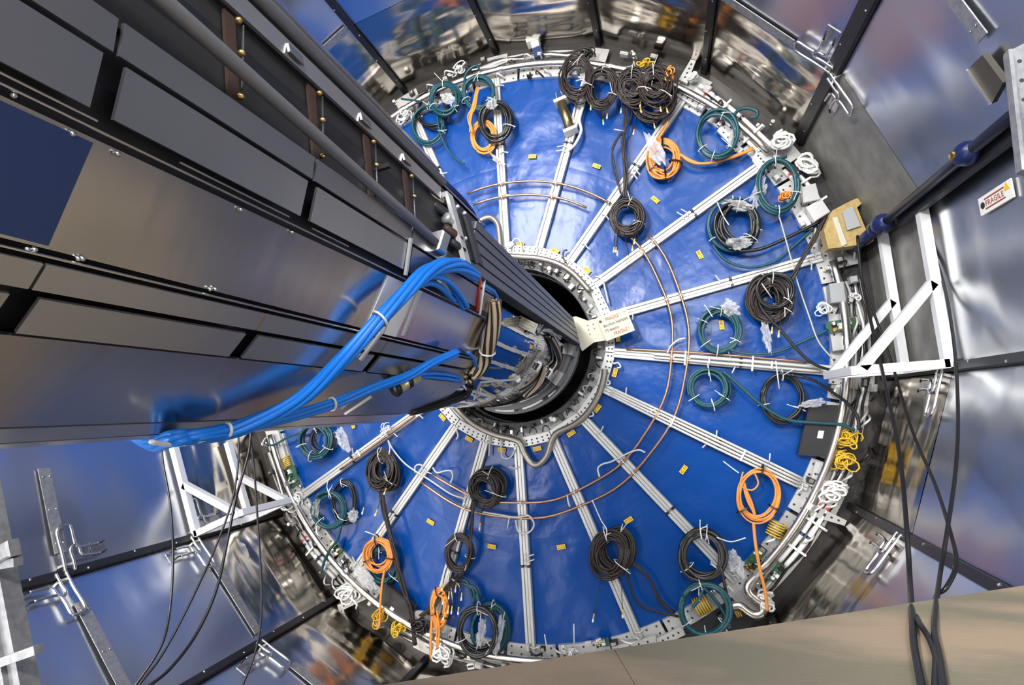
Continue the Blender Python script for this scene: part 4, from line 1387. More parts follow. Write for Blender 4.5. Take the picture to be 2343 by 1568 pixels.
for (x0, y0, x1, y1) in ((530, 20, 545, 215), (715, 165, 735, 380), (845, 325, 858, 470), (935, 430, 945, 560)):
    ym = on_cyl((x0 + x1) / 2, (y0 + y1) / 2, RB - 0.02)[1]
    st = facet(RB - 0.018, -5.4, RB - 0.022, 11.2, ym - 0.012, ym + 0.012, 0.006, 'cross_strap', 'brownstrap', box)
    for a in (-4.5, 3, 9):
        mb = MB()
        c = P(RB - 0.012, a) + np.array([0, ym, 0])
        mb.lathe(c, norm(P(1, a)), [(0.006, 0), (0.006, 0.006), (0.003, 0.012)], 8)
        mb.build('brass_stud', M['brass'], st, True)
    mb = MB()
    mb.tube([P(RB - 0.008, -3) + np.array([0, ym + 0.004, 0]), P(RB - 0.008, 9) + np.array([0, ym + 0.012, 0])], 0.0018, 5)
    mb.build('rod', M['steel'], st)
# rail tube running in front of the dark face
t = thing('guide_tube', 'grey round guide tube running along the dark upper side of the support box', 'tube', on_cyl(700, 290, RB + 0.02))
mb = MB()
mb.tube([np.array([*on_cyl(700, 290, RB + 0.012)]) + (on_cyl(1000, 555, RB + 0.012) - on_cyl(700, 290, RB + 0.012)) * f for f in (-4.0, -1, 0, 0.5, 1.0)], 0.0135, 12)
mb.build('tube', M['tubegrey'], t, True)
mb = MB()
c = on_cyl(1005, 558, RB + 0.012)
mb.bbox(c, np.array([0, 0.03, 0]), np.array([0.012, 0, 0.03]), norm(P(1, 5)) * 0.02)
mb.build('end_block', M['steel'], t)
for y in (-3.3, -2.75):
    mb = MB()
    f = 0
    mb.bar(P(RB - 0.03, 4) + np.array([0, y, 0]), P(RB + 0.012, 4) + np.array([0, y, 0]), 0.012, 0.012, (0, 1, 0))
    mb.build('support_foot', M['darkgrey'], t)

# mechanism at the end of the flange: clamp frame
t = thing('clamp_frame', 'dark clamp mechanism with a bright L-shaped frame at the box end', 'clamp', at_y(1060, 520, -2.82))
ys = -2.82
pl = [at_y(x, y, ys) for x, y in ((1018, 455), (1036, 449), (1040, 462), (1078, 604), (1058, 612), (1055, 602), (1066, 600), (1032, 462), (1020, 466))]
mb = MB(); mb.prism(pl, (0, -0.05, 0)); mb.build('bright_bar', M['alu'], t)
for (x0, y0, x1, y1) in ((1050, 474, 1084, 600), (1066, 490, 1098, 606)):
    mb = MB()
    mb.bar(at_y(x0, y0, ys + 0.05), at_y(x1, y1, ys + 0.05), 0.010, 0.05, (0, -1, 0))
    mb.build('side_plate', M['darkgrey'], t)
for (x, y, r, L, m) in ((995, 450, 0.035, 0.12, 'polish'), (1008, 480, 0.03, 0.09, 'darkgrey'), (1030, 530, 0.028, 0.07, 'brownstrap'), (1022, 500, 0.04, 0.03, 'alu2'), (1042, 560, 0.025, 0.05, 'darkgrey'), (985, 430, 0.03, 0.1, 'darkgrey')):
    mb = MB()
    c = at_y(x, y, ys - 0.06)
    r, L = r * 0.55, L * 0.8
    mb.lathe(c, (0.5, 0.7, -0.4), [(r * 0.7, -L / 2), (r, -L / 2 + 0.01), (r, L / 2 - 0.01), (r * 0.6, L / 2), (r * 0.6, L / 2 + 0.02)], 12)
    mb.build('knuckle', M[m], t, True)
for (x, y) in ((1048, 474), (1064, 489), (1066, 547), (1038, 545), (1015, 550)):
    mb = MB()
    mb.lathe(at_y(x, y, ys - 0.02), (0, -1, 0), [(0.007, 0), (0.007, 0.006), (0.003, 0.008)], 8)
    mb.build('screw', M['steel'], t)
mb = MB(); mb.bar(at_y(985, 425, ys + 0.02), at_y(1056, 600, ys + 0.06), 0.05, 0.04, norm(P(1, 10))); mb.build('arm', M['darkgrey'], t)
# navy drape edge on the outer rim of the flange
mb = MB()
edge = [(848, 250), (905, 308), (960, 368), (1020, 420), (1062, 462), (1088, 500), (1098, 540)]
for i in range(len(edge) - 1):
    pa, pb = at_y(*edge[i], -2.35), at_y(*edge[i + 1], -2.35)
vs_ = []
for (x, y) in edge:
    p = at_y(x, y, -2.4)
    vs_ += [p, p + np.array([-0.03, -0.02, -0.02])]
tu = smooth_path([at_y(x, y, -2.9 + 0.65 * i / 6) for i, (x, y) in enumerate(edge)], 4)
mb.tube(tu, 0.011, 8)
tag(mb.build('edge_seal', M['polepaint'], None, True), 'blue edge seal curving along the outer flange of the support box', 'seal')

# ribbed rail from the clamp to the centre hole
ra0, ra1 = on_cyl(1092, 504, 0.625), on_cyl(1070, 612, 0.625)
rb0, rb1 = at_y(1312, 727, -0.26), at_y(1328, 790, -0.22)
t = thing('ribbed_rail', 'dark ribbed rail running from the clamp to the centre hole', 'rail', ra0)
wn_ = norm(np.cross(rb0 - ra0, ra1 - ra0))
if np.dot(wn_, CAM - ra0) < 0:
    wn_ = -wn_
NG = 5
mb = MB()
mb.hexa([ra0 - wn_ * 0.05, rb0 - wn_ * 0.05, rb1 - wn_ * 0.05, ra1 - wn_ * 0.05, ra0 - wn_ * 0.008, rb0 - wn_ * 0.008, rb1 - wn_ * 0.008, ra1 - wn_ * 0.008])
mb.build('rail_body', M['groove'], t)
for g in range(NG):
    f0, f1 = g / NG + 0.02, (g + 1) / NG - 0.02
    a0, a1 = ra0 + (ra1 - ra0) * f0, ra0 + (ra1 - ra0) * f1
    b0, b1 = rb0 + (rb1 - rb0) * f0, rb0 + (rb1 - rb0) * f1
    mb = MB()
    mb.hexa([a0 - wn_ * 0.008, b0 - wn_ * 0.008, b1 - wn_ * 0.008, a1 - wn_ * 0.008, a0, b0, b1, a1])
    mb.build('rib', M['railgrey'], t)

# mirror cylinder between the box end and the hole
t = thing('mirror_cylinder', 'mirror-bright metal cylinder between the support box and the centre hole', 'cylinder', (0, -1, 0))
mb = MB()
vs_, fs = [], []
NY = 14
for i in range(NY + 1):
    y = YE - 0.05 + (0.3 - YE) * i / NY
    for j in range(64):
        a = j * 360 / 64
        q = P(0.545 + 0.004 * noise.noise(Vector((j * 0.3, y * 2, 0))), a)
        vs_.append(q + np.array([0, y, 0]))
for i in range(NY):
    for j in range(64):
        l = (j + 1) % 64
        fs.append((i * 64 + j, i * 64 + l, (i + 1) * 64 + l, (i + 1) * 64 + j))
mb.add(vs_, fs)
mb.build('shell', M['mirror'], t, True)
mb = MB(); mb.arc_band(0.54, 0.605, -115, 10, 0.05, 0.14, 30); mb.build('collar', M['collargrey'], t)
mb = MB(); mb.arc_band(0.545, 0.57, -200, 20, 0.24, 0.27, 36); mb.build('collar_ring', M['collargrey'], t)
for (a, h0, h1, w, m) in ((-38, 0.17, 0.36, 5.5, 'alu2'), (-12, 0.16, 0.3, 5, 'alu2'), (-70, 0.15, 0.24, 9, 'alu2'), (-95, 0.15, 0.22, 8, 'alu'), (-52, 0.15, 0.2, 4, 'steel')):
    mb = MB()
    mb.arc_band(0.545, 0.585, a - w, a + w, h0, h1, 4)
    mb.build('collar_block', M[m], t)
for (x, y) in ((1185, 869), (1170, 560)):
    c = on_cyl(x, y, 0.56)
    mb = MB(); mb.lathe(c, norm(c * np.array([1, 0, 1])), [(0.018, -0.02), (0.018, 0.006), (0.012, 0.016)], 10)
    mb.build('round_cap', M['white'], t, True)


# cables over the mirror cylinder
def bundle(label, pts, n, wr, mats_, spread, depthf, name='cable_bundle', ties=()):
    base = [depthf(x, y) for x, y in pts]
    t = thing(name, label, 'cable', base[0])
    r_ = random.Random(len(label) * 13)
    for q in range(n):
        ph = 2 * PI * q / n
        pp = []
        for i, b in enumerate(base):
            d = norm(base[min(i + 1, len(base) - 1)] - base[max(i - 1, 0)])
            u = norm(np.cross(d, b * np.array([1, 0, 1]) + 1e-4))
            w = np.cross(u, d)
            tw = ph + i * 0.55
            s = spread * (1 if i else 0.8) * r_.uniform(0.8, 1.1)
            pp.append(b + u * s * math.cos(tw) + w * s * 0.7 * math.sin(tw))
        mb = MB()
        mb.tube(smooth_path(pp, 6), wr, 7)
        mb.build('cable', M[mats_[q % len(mats_)]], t, True)
    for f in ties:
        b = base[f]
        d = norm(base[min(f + 1, len(base) - 1)] - base[max(f - 1, 0)])
        u = norm(np.cross(d, b * np.array([1, 0, 1]) + 1e-4))
        w = np.cross(u, d)
        mb = MB()
        mb.tube([b + (u * math.cos(k * PI / 5) + w * math.sin(k * PI / 5) * 0.75) * (spread + wr * 1.3) for k in range(10)], 0.004, 5, closed=True)
        mb.build('zip_tie', M['white'], t, True)
    return t


RBC = RB + 0.02


def tuck(x, y, r):
    return on_cyl(x, y, r)


bundle('twisted bundle of beige and dark brown cables hanging at the box end', [(1134, 688), (1132, 725), (1124, 770), (1115, 805), (1106, 830), (1090, 852), (1072, 864)], 12, 0.0095, ['beige', 'brown', 'beige', 'black', 'beige', 'brown'], 0.030, lambda x, y: on_cyl(x, y, 0.63), ties=(3,))
bundle('bundle of dark cables draped on the mirror cylinder near the hole', [(1262, 770), (1275, 800), (1278, 825), (1262, 850), (1245, 862)], 9, 0.008, ['brown', 'beige', 'black', 'hose'], 0.022, lambda x, y: on_cyl(x, y, 0.565))
bundle('lower bundle of beige cables on the mirror cylinder with white plugs', [(1250, 840), (1240, 866), (1228, 884), (1210, 900), (1200, 908)], 8, 0.008, ['beige', 'hose', 'brown', 'beige'], 0.018, lambda x, y: on_cyl(x, y, 0.565))
bundle('grey cables running up the mirror cylinder beside the ribbed rail', [(1225, 760), (1240, 745), (1262, 752), (1278, 770)], 8, 0.008, ['hose', 'darkgrey', 'grey', 'hose'], 0.03, lambda x, y: on_cyl(x, y, 0.57))
bundle('black cables lying along the lower side of the mirror cylinder', [(940, 940), (1000, 925), (1060, 905), (1075, 885)], 6, 0.010, ['black', 'darkgrey', 'black'], 0.02, lambda x, y: on_cyl(x, y, 0.6))
for (x, y, lb) in ((1231, 840, 'upper white connector on the mirror cylinder cables'), (1257, 855, 'lower white connector on the mirror cylinder cables')):
    c = on_cyl(x, y, 0.60)
    n = norm(c * np.array([1, 0, 1]))
    s = np.array([-n[2], 0, n[0]])
    t = thing('connector', lb, 'connector', c)
    mb = MB(); mb.bbox(c, s * 0.028 + np.array([0, 0.01, 0]), np.array([0, 0.022, 0]) - s * 0.008, n * 0.014); mb.build('housing', M['white'], t)
    mb = MB()
    for k in range(4):
        mb.box(c - np.array([0, 0.034 + 0.0, 0]) + s * (k - 1.5) * 0.012, s * 0.004, np.array([0, 0.01, 0]), n * 0.008)
    mb.build('pins', M['black'], t)['kind'] = 'stuff'
# thin clear wraps and wires at the mirror
for pts, lb, m, w in (([(1085, 915), (1098, 880), (1105, 875), (1140, 872), (1180, 868), (1188, 860)], 'thin grey wire lying across the lower mirror cylinder', 'hose', 0.006),
                      ([(1060, 882), (1075, 900), (1095, 908), (1100, 890)], 'thin white wire curl at the lower corner of the box end', 'white', 0.005),
                      ([(1110, 632), (1098, 720)], 'thin white tie rod across the box near its end', 'white', 0.005),
                      ([(1100, 628), (1092, 712)], 'thin red strip across the box near its end', 'redwire', 0.006)):
    mb = MB()
    mb.tube(smooth_path([on_cyl(x, y, 0.60 if 'box near' not in lb else RB + 0.006) for x, y in pts], 4), w, 6)
    tag(mb.build('wire' if 'wire' in lb else 'rod', M[m], None, True), lb, 'wire' if 'wire' in lb else 'rod')
# brass-coloured cylinder fixed under the box
c0, c1 = on_cyl(905, 890, RB + 0.03), on_cyl(955, 862, RB + 0.03)
t = thing('gas_valve', 'short brass and black cylinder clipped below the box end', 'valve', c0)
mb = MB(); mb.cyl(c0, c1, 0.022, 14); mb.build('body', M['bronzepale'], t, True)
d_ = norm(c1 - c0)
for f, r in ((0.0, 0.027), (0.55, 0.024)):
    mb = MB(); mb.cyl(c0 + (c1 - c0) * f - d_ * 0.008, c0 + (c1 - c0) * f + d_ * 0.008, r, 14); mb.build('black_band', M['black'], t, True)
# light frame bars on the box
for (x0, y0, x1, y1, lb) in ((940, 545, 928, 630, 'slim bright bar crossing the upper strip of the box'), (962, 665, 922, 768, 'slim white bar crossing the middle face of the box'), (872, 762, 824, 824, 'slim white bar crossing the lower strip of the box'),
                             (850, 908, 790, 948, 'white rod on the lower face of the box')):
    a, b = on_cyl(x0, y0, RB + 0.006), on_cyl(x1, y1, RB + 0.006)
    mb = MB()
    mb.bar(a, b, 0.010, 0.008, norm(a * np.array([1, 0, 1])))
    tag(mb.build('cross_bar', M['alu'], None), lb, 'bar')


# bright blue cable bundles over the box
def bl(r):
    def f(x, y):
        if x < 340:      # the near end runs on behind the lower edge of the box
            return P(r - 0.01, -114 if x < 320 else -101) + np.array([0, -3.27 if x < 320 else -3.31, 0])
        return on_cyl(x, y, r)
    return f


bundle('thick bundle of bright blue cables arching over the support box', [(300, 960), (330, 1000), (400, 1003), (460, 999), (560, 975), (690, 912), (790, 818), (870, 730), (935, 662), (975, 625), (1015, 608), (1055, 610), (1090, 632)], 6, 0.0092, ['brightblue'], 0.0165, bl(RB + 0.035), 'cable_bundle', ties=(7,))
bundle('lower bundle of bright blue cables lying along the box underside', [(300, 985), (335, 1002), (420, 1001), (520, 985), (640, 958), (760, 925), (850, 890), (930, 862), (990, 830), (1045, 808)], 5, 0.0078, ['brightblue'], 0.0115, bl(RB + 0.035), 'cable_bundle', ties=(3, 5))
bundle('two blue cables branching down over the middle face of the box', [(960, 640), (990, 628), (1020, 640), (1045, 670), (1065, 705)], 2, 0.0085, ['brightblue'], 0.010, bl(RB + 0.03), 'cable_bundle')
bundle('single blue cable branching beside the pair on the middle face', [(955, 655), (985, 648), (1010, 660), (1040, 690)], 1, 0.0085, ['brightblue'], 0.001, bl(RB + 0.02), 'cable_bundle')
bundle('thin blue cables running under the box end', [(930, 862), (980, 858), (1020, 862), (1050, 870)], 3, 0.006, ['brightblue'], 0.010, bl(RB + 0.01), 'cable_bundle')
bundle('blue cable curling down at the lower corner of the box end', [(1070, 806), (1085, 820), (1088, 838), (1082, 848)], 1, 0.007, ['brightblue'], 0.001, bl(RB + 0.01), 'cable_bundle')
bundle('blue cable curling under the ribbed rail', [(1108, 655), (1130, 668), (1140, 690), (1142, 705)], 1, 0.008, ['brightblue'], 0.001, bl(RB + 0.0), 'cable_bundle')
c = on_cyl(1007, 633, RB + 0.03)
n = norm(c * np.array([1, 0, 1]))
mb = MB(); mb.box(c, np.array([0, 0.012, 0]), np.array([-n[2], 0, n[0]]) * 0.018, n * 0.002)
tag(mb.build('cable_tag', M['white'], None), 'small white tag hanging on the branching blue cables', 'tag')
mb = MB()
mb.tube(smooth_path([on_cyl(x, y, RB + 0.05) for x, y in ((345, 1011), (390, 1018), (430, 1016), (470, 1006))], 5), 0.005, 6)
tag(mb.build('strap', M['white'], None, True), 'thin white strap under the near end of the blue bundles', 'strap')


# warning boards
def sign_board(label, corners, y, lines, m='cream', dot=None):
    q = [at_y(px, py, y) for px, py in corners]        # top left, top right, bottom right, bottom left
    c = sum(q) / 4
    t = thing('warning_board', label, 'sign', c)
    mb = MB()
    mb.prism([q[3], q[2], q[1], q[0]], (0, 0.01, 0))
    mb.build('board', M[m], t)
    xd = norm((q[1] - q[0]) + (q[2] - q[3]))
    yd = norm(q[0] - q[3])
    yd = norm(yd - xd * np.dot(xd, yd))
    W = np.linalg.norm(q[1] - q[0])
    H = np.linalg.norm(q[0] - q[3])
    for (s, u, v, w, hh, mm) in lines:
        mb = MB()
        put_text(mb, s, c + xd * u * W + yd * v * H + np.array([0, -0.003, 0]), xd, yd, width=w * W, height=hh * H)
        mb.build('lettering', M[mm], t)
    for (u, v, r, mm) in ((-0.43, 0.3, W * 0.045, 'brown'), (0.40, 0.36, W * 0.04, 'alu2')):
        mb = MB()
        mb.lathe(c + xd * u * W + yd * v * H, (0, -1, 0), [(r, 0), (r, 0.004), (r * 0.5, 0.006)], 10)
        mb.build('screw', M[mm], t)
    return t


LINES = [('FRAGILE !', 0.0, 0.30, 0.5, 0.13, 'redink'), ('Beryllium beampipe', 0.02, 0.06, 0.8, 0.15, 'ink'), ('ITS detector', -0.16, -0.13, 0.46, 0.12, 'ink'), ('FRAGILE !', 0.1, -0.33, 0.5, 0.13, 'redink')]
sign_board('cream warning board reading FRAGILE at the right of the centre hole', [(1364, 728), (1431, 702), (1453, 756), (1388, 781)], -0.22, LINES)
sign_board('second cream warning board standing behind the ribbed rail', [(1190, 722), (1231, 742), (1222, 764), (1181, 744)], float(on_cyl(1205, 743, 0.585)[1]), [('FRAGILE !', 0, 0.3, 0.5, 0.12, 'redink'), ('Beryllium beampipe', 0, 0.05, 0.8, 0.12, 'ink'), ('FRAGILE !', 0, -0.3, 0.5, 0.12, 'redink')])
t = thing('rail_end_plate', 'cream plate closing the end of the ribbed rail', 'plate', at_y(1335, 765, -0.2))
q = [at_y(x, y, -0.17) for x, y in ((1306, 726), (1318, 724), (1345, 734), (1368, 728), (1390, 778), (1358, 784), (1332, 804), (1326, 790))]
mb = MB(); mb.prism(q[::-1], (0, 0.012, 0)); mb.build('plate', M['cream'], t)
mb = MB()
for (x, y) in ((1345, 745), (1347, 755), (1350, 765), (1357, 742), (1360, 752)):
    mb.lathe(at_y(x, y, -0.172), (0, -1, 0), [(0.006, 0), (0.005, 0.001)], 6)
mb.build('bolt_holes', M['darkgrey'], t)['kind'] = 'stuff'

# ================================================================== WALL FITTINGS
# flat hoop straps on the wall facets
for (phi, y, s0, s1, lb) in ((200, -1.92, -0.2, 0.36, 'flat steel strap on the left wall above the looped pipes'), (220, -1.92, -0.28, 0.42, 'flat steel strap on the lower left wall below the looped pipes'),
                             (220, -0.94, -0.26, 0.42, 'flat steel strap on the lower left wall near the white frame'), (240, -0.94, -0.2, 0.42, 'flat steel strap on the floor of the tunnel at lower left'),
                             (40, -0.9, -0.18, 0.45, 'flat steel strap on the upper right wall'), (20, -1.92, -0.12, 0.45, 'flat steel strap at the upper right corner'), (120, -0.94, -0.45, 0.2, 'flat steel strap on the top left wall'),
                             (140, -0.94, -0.1, 0.4, 'flat steel strap on the wall behind the support box')):
    if lb.endswith('support box'):
        continue
    a = math.radians(phi)
    n = np.array([math.cos(a), 0, math.sin(a)])
    t = thing('wall_strap', lb, 'strap', fw(phi, s0, y))
    mb = MB()
    mb.bar(fw(phi, s0, y, 0.016), fw(phi, s1, y, 0.016), 0.07, 0.006, n)
    mb.build('strap', M['galv'], t)
    for s in (s0 + 0.06, (s0 + s1) / 2, s1 - 0.06):
        for o in (-0.02, 0.02):
            mb = MB()
            mb.lathe(fw(phi, s, y + o, 0.02), -n, [(0.006, 0), (0.006, 0.004), (0.003, 0.006)], 6)
            mb.build('rivet', M['steel'], t)


def utube(joint, y0, side, label, nl=1.0, flip=1):
    """pair of bent pipes leaving a wall joint: one long U, one short U ending in side nozzles"""
    phi = joint + 10 * side
    sj = -HW * side
    t = thing('bent_wall_pipe', label, 'pipe', fw(phi, sj, y0, 0.05), 'bent pipes on the tunnel walls')

    def q(u, v, i=0.04):
        return fw(phi, sj + side * u, y0 + v * flip, i)
    r = 0.0088
    for k, pts in enumerate(([(0.0, 0), (0.12, 0), (0.26, -0.005), (0.295, 0.03), (0.285, 0.075), (0.20, 0.08), (0.15, 0.09), (0.135, 0.13), (0.135, 0.22)],
                             [(0.0, 0.055), (0.08, 0.055), (0.135, 0.05), (0.16, 0.075), (0.14, 0.10), (0.10, 0.105), (0.08, 0.12), (0.075, 0.15), (0.07, 0.22)])):
        mb = MB()
        mb.tube(smooth_path([q(u * nl, v) for u, v in pts], 5), r, 8)
        mb.build('pipe', M['steel'], t, True)
        mb = MB()
        u, v = pts[-1]
        mb.tube([q(u * nl, v), q(u * nl, v + 0.02), q(u * nl + 0.01, v + 0.05, 0.03)], 0.006, 6)
        mb.build('nozzle', M['darkgrey'], t, True)
    mb = MB()
    mb.bar(q(0.05, 0.02, 0.0), q(0.05, 0.02, 0.035), 0.07, 0.015, norm(fw(phi, 1, 0) - fw(phi, 0, 0)))
    mb.build('bracket', M['alu2'], t)
    mb = MB()
    mb.bar(q(0.07, 0.24, 0.002), q(0.16, 0.24, 0.002), 0.09, 0.004, norm(fw(phi, 0, 0) * np.array([1, 0, 1])))
    mb.build('backing_tab', M['polish2'], t)


utube(210, -1.93, -1, 'bent steel pipe pair above the near joint of the left wall')
utube(210, -1.93, 1, 'bent steel pipe pair below the near joint of the left wall', flip=-1)
utube(210, -0.97, -1, 'bent steel pipe pair behind the white frame on the left')
utube(210, -0.97, 1, 'bent steel pipe pair below the white frame on the left', flip=-1)
utube(230, -0.97, 1, 'bent steel pipe pair at the bottom left wall joint', flip=-1)
utube(30, -0.9, 1, 'bent steel pipe pair above the upper right wall joint', flip=-1)
utube(30, -0.9, -1, 'bent steel pipe pair below the upper right wall joint', flip=1)
utube(130, -1.0, 1, 'bent steel pipe pair on the blue-lit upper left wall', flip=1)
utube(330, -0.9, -1, 'bent steel pipe pair on the lower right wall', flip=1)
utube(350, -0.9, -1, 'bent steel pipe pair below the white frame on the right', flip=1)


# white triangular frames
def tri_frame(label, joint, sgn, ys_, post, toe, dz, cat='frame'):
    phi = joint + 10 * sgn
    sj = -HW * sgn
    n = -np.array([math.cos(math.radians(phi)), 0, math.sin(math.radians(phi))])
    t = thing('triangle_frame', label, cat, fw(phi, sj, ys_[0], 0.03))

    def q(u, i, y):
        return fw(phi, sj + sgn * u, y, i)
    w = 0.05
    for y in ys_:
        mb = MB(); mb.bar(q(0.0, 0.05, y), q(post, 0.05, y), w, w, n); mb.build('post', M['framewhite'], t)
        mb = MB(); mb.bar(q(0.02, 0.05, y), q(0.02, toe, y), w, w, (0, 1, 0)); mb.build('base_bar', M['framewhite'], t)
        mb = MB(); mb.bar(q(dz, 0.06, y), q(0.03, toe - 0.03, y), w, w, (0, 1, 0)); mb.build('diagonal', M['framewhite'], t)
    mb = MB(); mb.bar(q(0.02, toe, ys_[0]), q(0.02, toe, ys_[1]), w, w, n); mb.build('tie_bar', M['framewhite'], t)
    mb = MB(); mb.bar(q(0.02, 0.05, ys_[0]), q(0.02, 0.05, ys_[1]), w, w, n); mb.build('tie_bar', M['framewhite'], t)
    return t


# ends measured on the end of the tunnel (see FR below)
FR = dict(r=((-0.98, -0.42), 1.0, 0.5, 0.48), l=((-0.98, -0.42), 0.75, 0.5, 0.42))
tri_frame('white steel triangle frame mounted on the right wall', 350, 1, *FR['r'])
tri_frame('white steel triangle frame mounted on the left wall', 210, -1, *FR['l'])

# blue pole over the right upper joint
pc = lambda y: np.array([2.69, y, 0.465])
t = thing('blue_pole', 'dark blue painted pole running along the right wall', 'pole', pc(0.0))
mb = MB(); mb.tube([pc(0.1), pc(-0.3), pc(-0.62)], 0.040, 14); mb.build('shaft', M['polepaint'], t, True)
mb = MB(); mb.tube([pc(-0.6), pc(-1.6), pc(-3.0)], 0.028, 14); mb.build('upper_shaft', M['poledark'], t, True)  # upper shaft coloured darker than the lower one
for (y, r, L) in ((-0.62, 0.062, 0.10), (-0.52, 0.052, 0.06), (-1.62, 0.056, 0.07)):
    mb = MB(); mb.lathe(pc(y), (0, 1, 0), [(0.03, -L / 2 - 0.03), (r * 0.8, -L / 2), (r, -L / 4), (r, L / 4), (r * 0.8, L / 2), (0.03, L / 2 + 0.03)], 14); mb.build('joint_collar', M['polepaint'], t, True)
mb = MB(); mb.lathe(pc(-1.62) + np.array([-0.054, 0, 0]), (-1, 0, 0), [(0.02, 0), (0.02, 0.01), (0.01, 0.015)], 8); mb.build('bolt', M['brass'], t)
mb = MB(); mb.bar(pc(-0.75) + np.array([0.05, 0, -0.02]), pc(-3) + np.array([0.05, 0, -0.02]), 0.09, 0.04, (1, 0, 0)); mb.build('backing_bar', M['seam'], t)

# ochre saddle block at the far end of the pole
oc = [(1876, 536), (1896, 492), (1938, 470), (1954, 464), (1960, 478), (1950, 486), (1972, 540), (1984, 548), (1988, 560), (1940, 572), (1886, 578)]
q = [D(x, y, 0.16) for x, y in oc]
t = thing('saddle_block', 'ochre shaped block with a grey plate at the end of the blue pole', 'block', sum(q) / len(q))
mb = MB(); mb.prism(q[::-1], (0, -0.10, 0)); mb.build('block', M['ochre'], t)
mb = MB(); mb.prism([D(x, y, 0.25) for x, y in ((1902, 500), (1914, 498), (1936, 560), (1924, 566))][::-1], (0, -0.02, 0)); mb.build('raised_rib', M['cream'], t)
mb = MB(); mb.prism([D(x, y, 0.25) for x, y in ((1924, 488), (1948, 476), (1966, 520), (1936, 530))][::-1], (0, -0.03, 0)); mb.build('grey_plate', M['grey'], t)
mb = MB(); mb.prism([D(x, y, 0.2) for x, y in ((1980, 520), (2002, 516), (2004, 532), (1984, 540))][::-1], (0, -0.07, 0)); mb.build('side_block', M['ochre'], t)
mb = MB(); mb.lathe(D(1906, 548, 0.24), (0, -1, 0), [(0.02, 0), (0.018, 0.006), (0.008, 0.006)], 10); mb.build('bolt', M['darkgrey'], t)

# FRAGILE sign on the right wall
sw = [on_wall(x, y, 0.01) for x, y in ((2243, 453), (2318, 408), (2322, 455), (2243, 493))]
c = sum(sw) / 4
xd = norm(sw[1] - sw[0]); xd = np.array([0, xd[1], 0]) / abs(xd[1])
zd = np.array([0, 0, 1.0])
wH = 0.085
W_ = abs(sw[1][1] - sw[0][1])
t = thing('wall_sign', 'white sign reading FRAGILE in red on the right wall', 'sign', c)
H_ = 0.5 * (np.linalg.norm(sw[0] - sw[3]) + np.linalg.norm(sw[1] - sw[2]))
c = np.array([AP - 0.012, c[1], c[2]])
mb = MB(); mb.box(c, xd * W_ / 2, zd * H_ / 2, np.array([0.004, 0, 0])); mb.build('plate', M['white'], t)
mb = MB(); put_text(mb, 'FRAGILE', c + np.array([-0.006, 0, 0]), xd, zd, width=W_ * 0.55, height=H_ * 0.3); mb.build('lettering', M['redink'], t)
for v in (0.27, -0.27):
    mb = MB(); mb.box(c + zd * v * H_ + np.array([-0.005, 0, 0]), xd * W_ * 0.3, zd * 0.003, np.array([0.001, 0, 0])); mb.build('red_line', M['redink'], t)
mb = MB(); mb.lathe(c - xd * W_ * 0.38 + np.array([-0.004, 0, 0]), (-1, 0, 0), [(0.016, 0), (0.016, 0.002)], 14); mb.build('round_symbol', M['ink'], t)
mb = MB()
a3 = c + xd * W_ * 0.38 + zd * 0.02 * 1 + np.array([-0.004, 0, 0])
mb.prism([a3 + zd * 0.02, a3 - zd * 0.016 + xd * 0.02, a3 - zd * 0.016 - xd * 0.02], (-0.002, 0, 0)); mb.build('warning_triangle', M['yellow'], t)

# hanging black cables, right side
ZC = ZF + 0.012


def hang(label, pts, w, m='black', connector=False):
    """pts: (px, py, y) or (px, py, 'f') on the platform"""
    pp = [at_z(p[0], p[1], ZC) if p[2] == 'f' else at_y(p[0], p[1], p[2]) for p in pts]
    t = thing('hanging_cable', label, 'cable', pp[-1])
    mb = MB(); mb.tube(smooth_path(pp, 7), w, 8); mb.build('cable', M[m], t, True)
    if connector:
        d = norm(pp[1] - pp[0])
        mb = MB(); mb.lathe(pp[0], d, [(w * 0.9, -0.06), (w * 1.7, -0.055), (w * 1.7, -0.01), (w * 1.2, 0.0), (w * 1.2, 0.04)], 10); mb.build('connector', M['steel'], t, True)
    return t


yA = at_z(2090, 1425, ZC)[1]
hang('black cable hanging from the blue pole down to the platform', [(1962, 540, -0.5), (1972, 640, -0.62), (1998, 760, -0.85), (2030, 900, -1.15), (2058, 1040, -1.45), (2074, 1200, -1.8), (2082, 1330, -2.02), (2088, 1425, 'f'), (2092, 1480, 'f'), (2108, 1568, 'f'), (2120, 1640, 'f')], 0.0095)
hang('black cable hanging behind the white frame and crossing the others', [(1965, 620, -0.4), (1990, 690, -0.5), (2040, 830, -0.7), (2085, 980, -1.0), (2140, 1110, -1.4), (2175, 1220, -1.75), (2188, 1290, -1.95), (2165, 1345, -2.05), (2142, 1365, -2.08), (2138, 1440, 'f'), (2150, 1500, 'f'), (2160, 1568, 'f'), (2170, 1640, 'f')], 0.008)
hang('black cable with a steel connector hanging from the frame post', [(2106, 512, -0.85), (2140, 590, -0.95), (2168, 690, -1.05), (2186, 820, -1.2), (2192, 960, -1.4), (2186, 1080, -1.6), (2168, 1210, -1.8), (2150, 1320, -2.0), (2138, 1430, 'f'), (2142, 1490, 'f'), (2140, 1568, 'f'), (2140, 1640, 'f')], 0.008, connector=True)
hang('black cable lying on the platform between the hanging cables', [(2088, 1380, -2.0), (2100, 1420, 'f'), (2126, 1462, 'f'), (2146, 1520, 'f'), (2160, 1600, 'f')], 0.008)
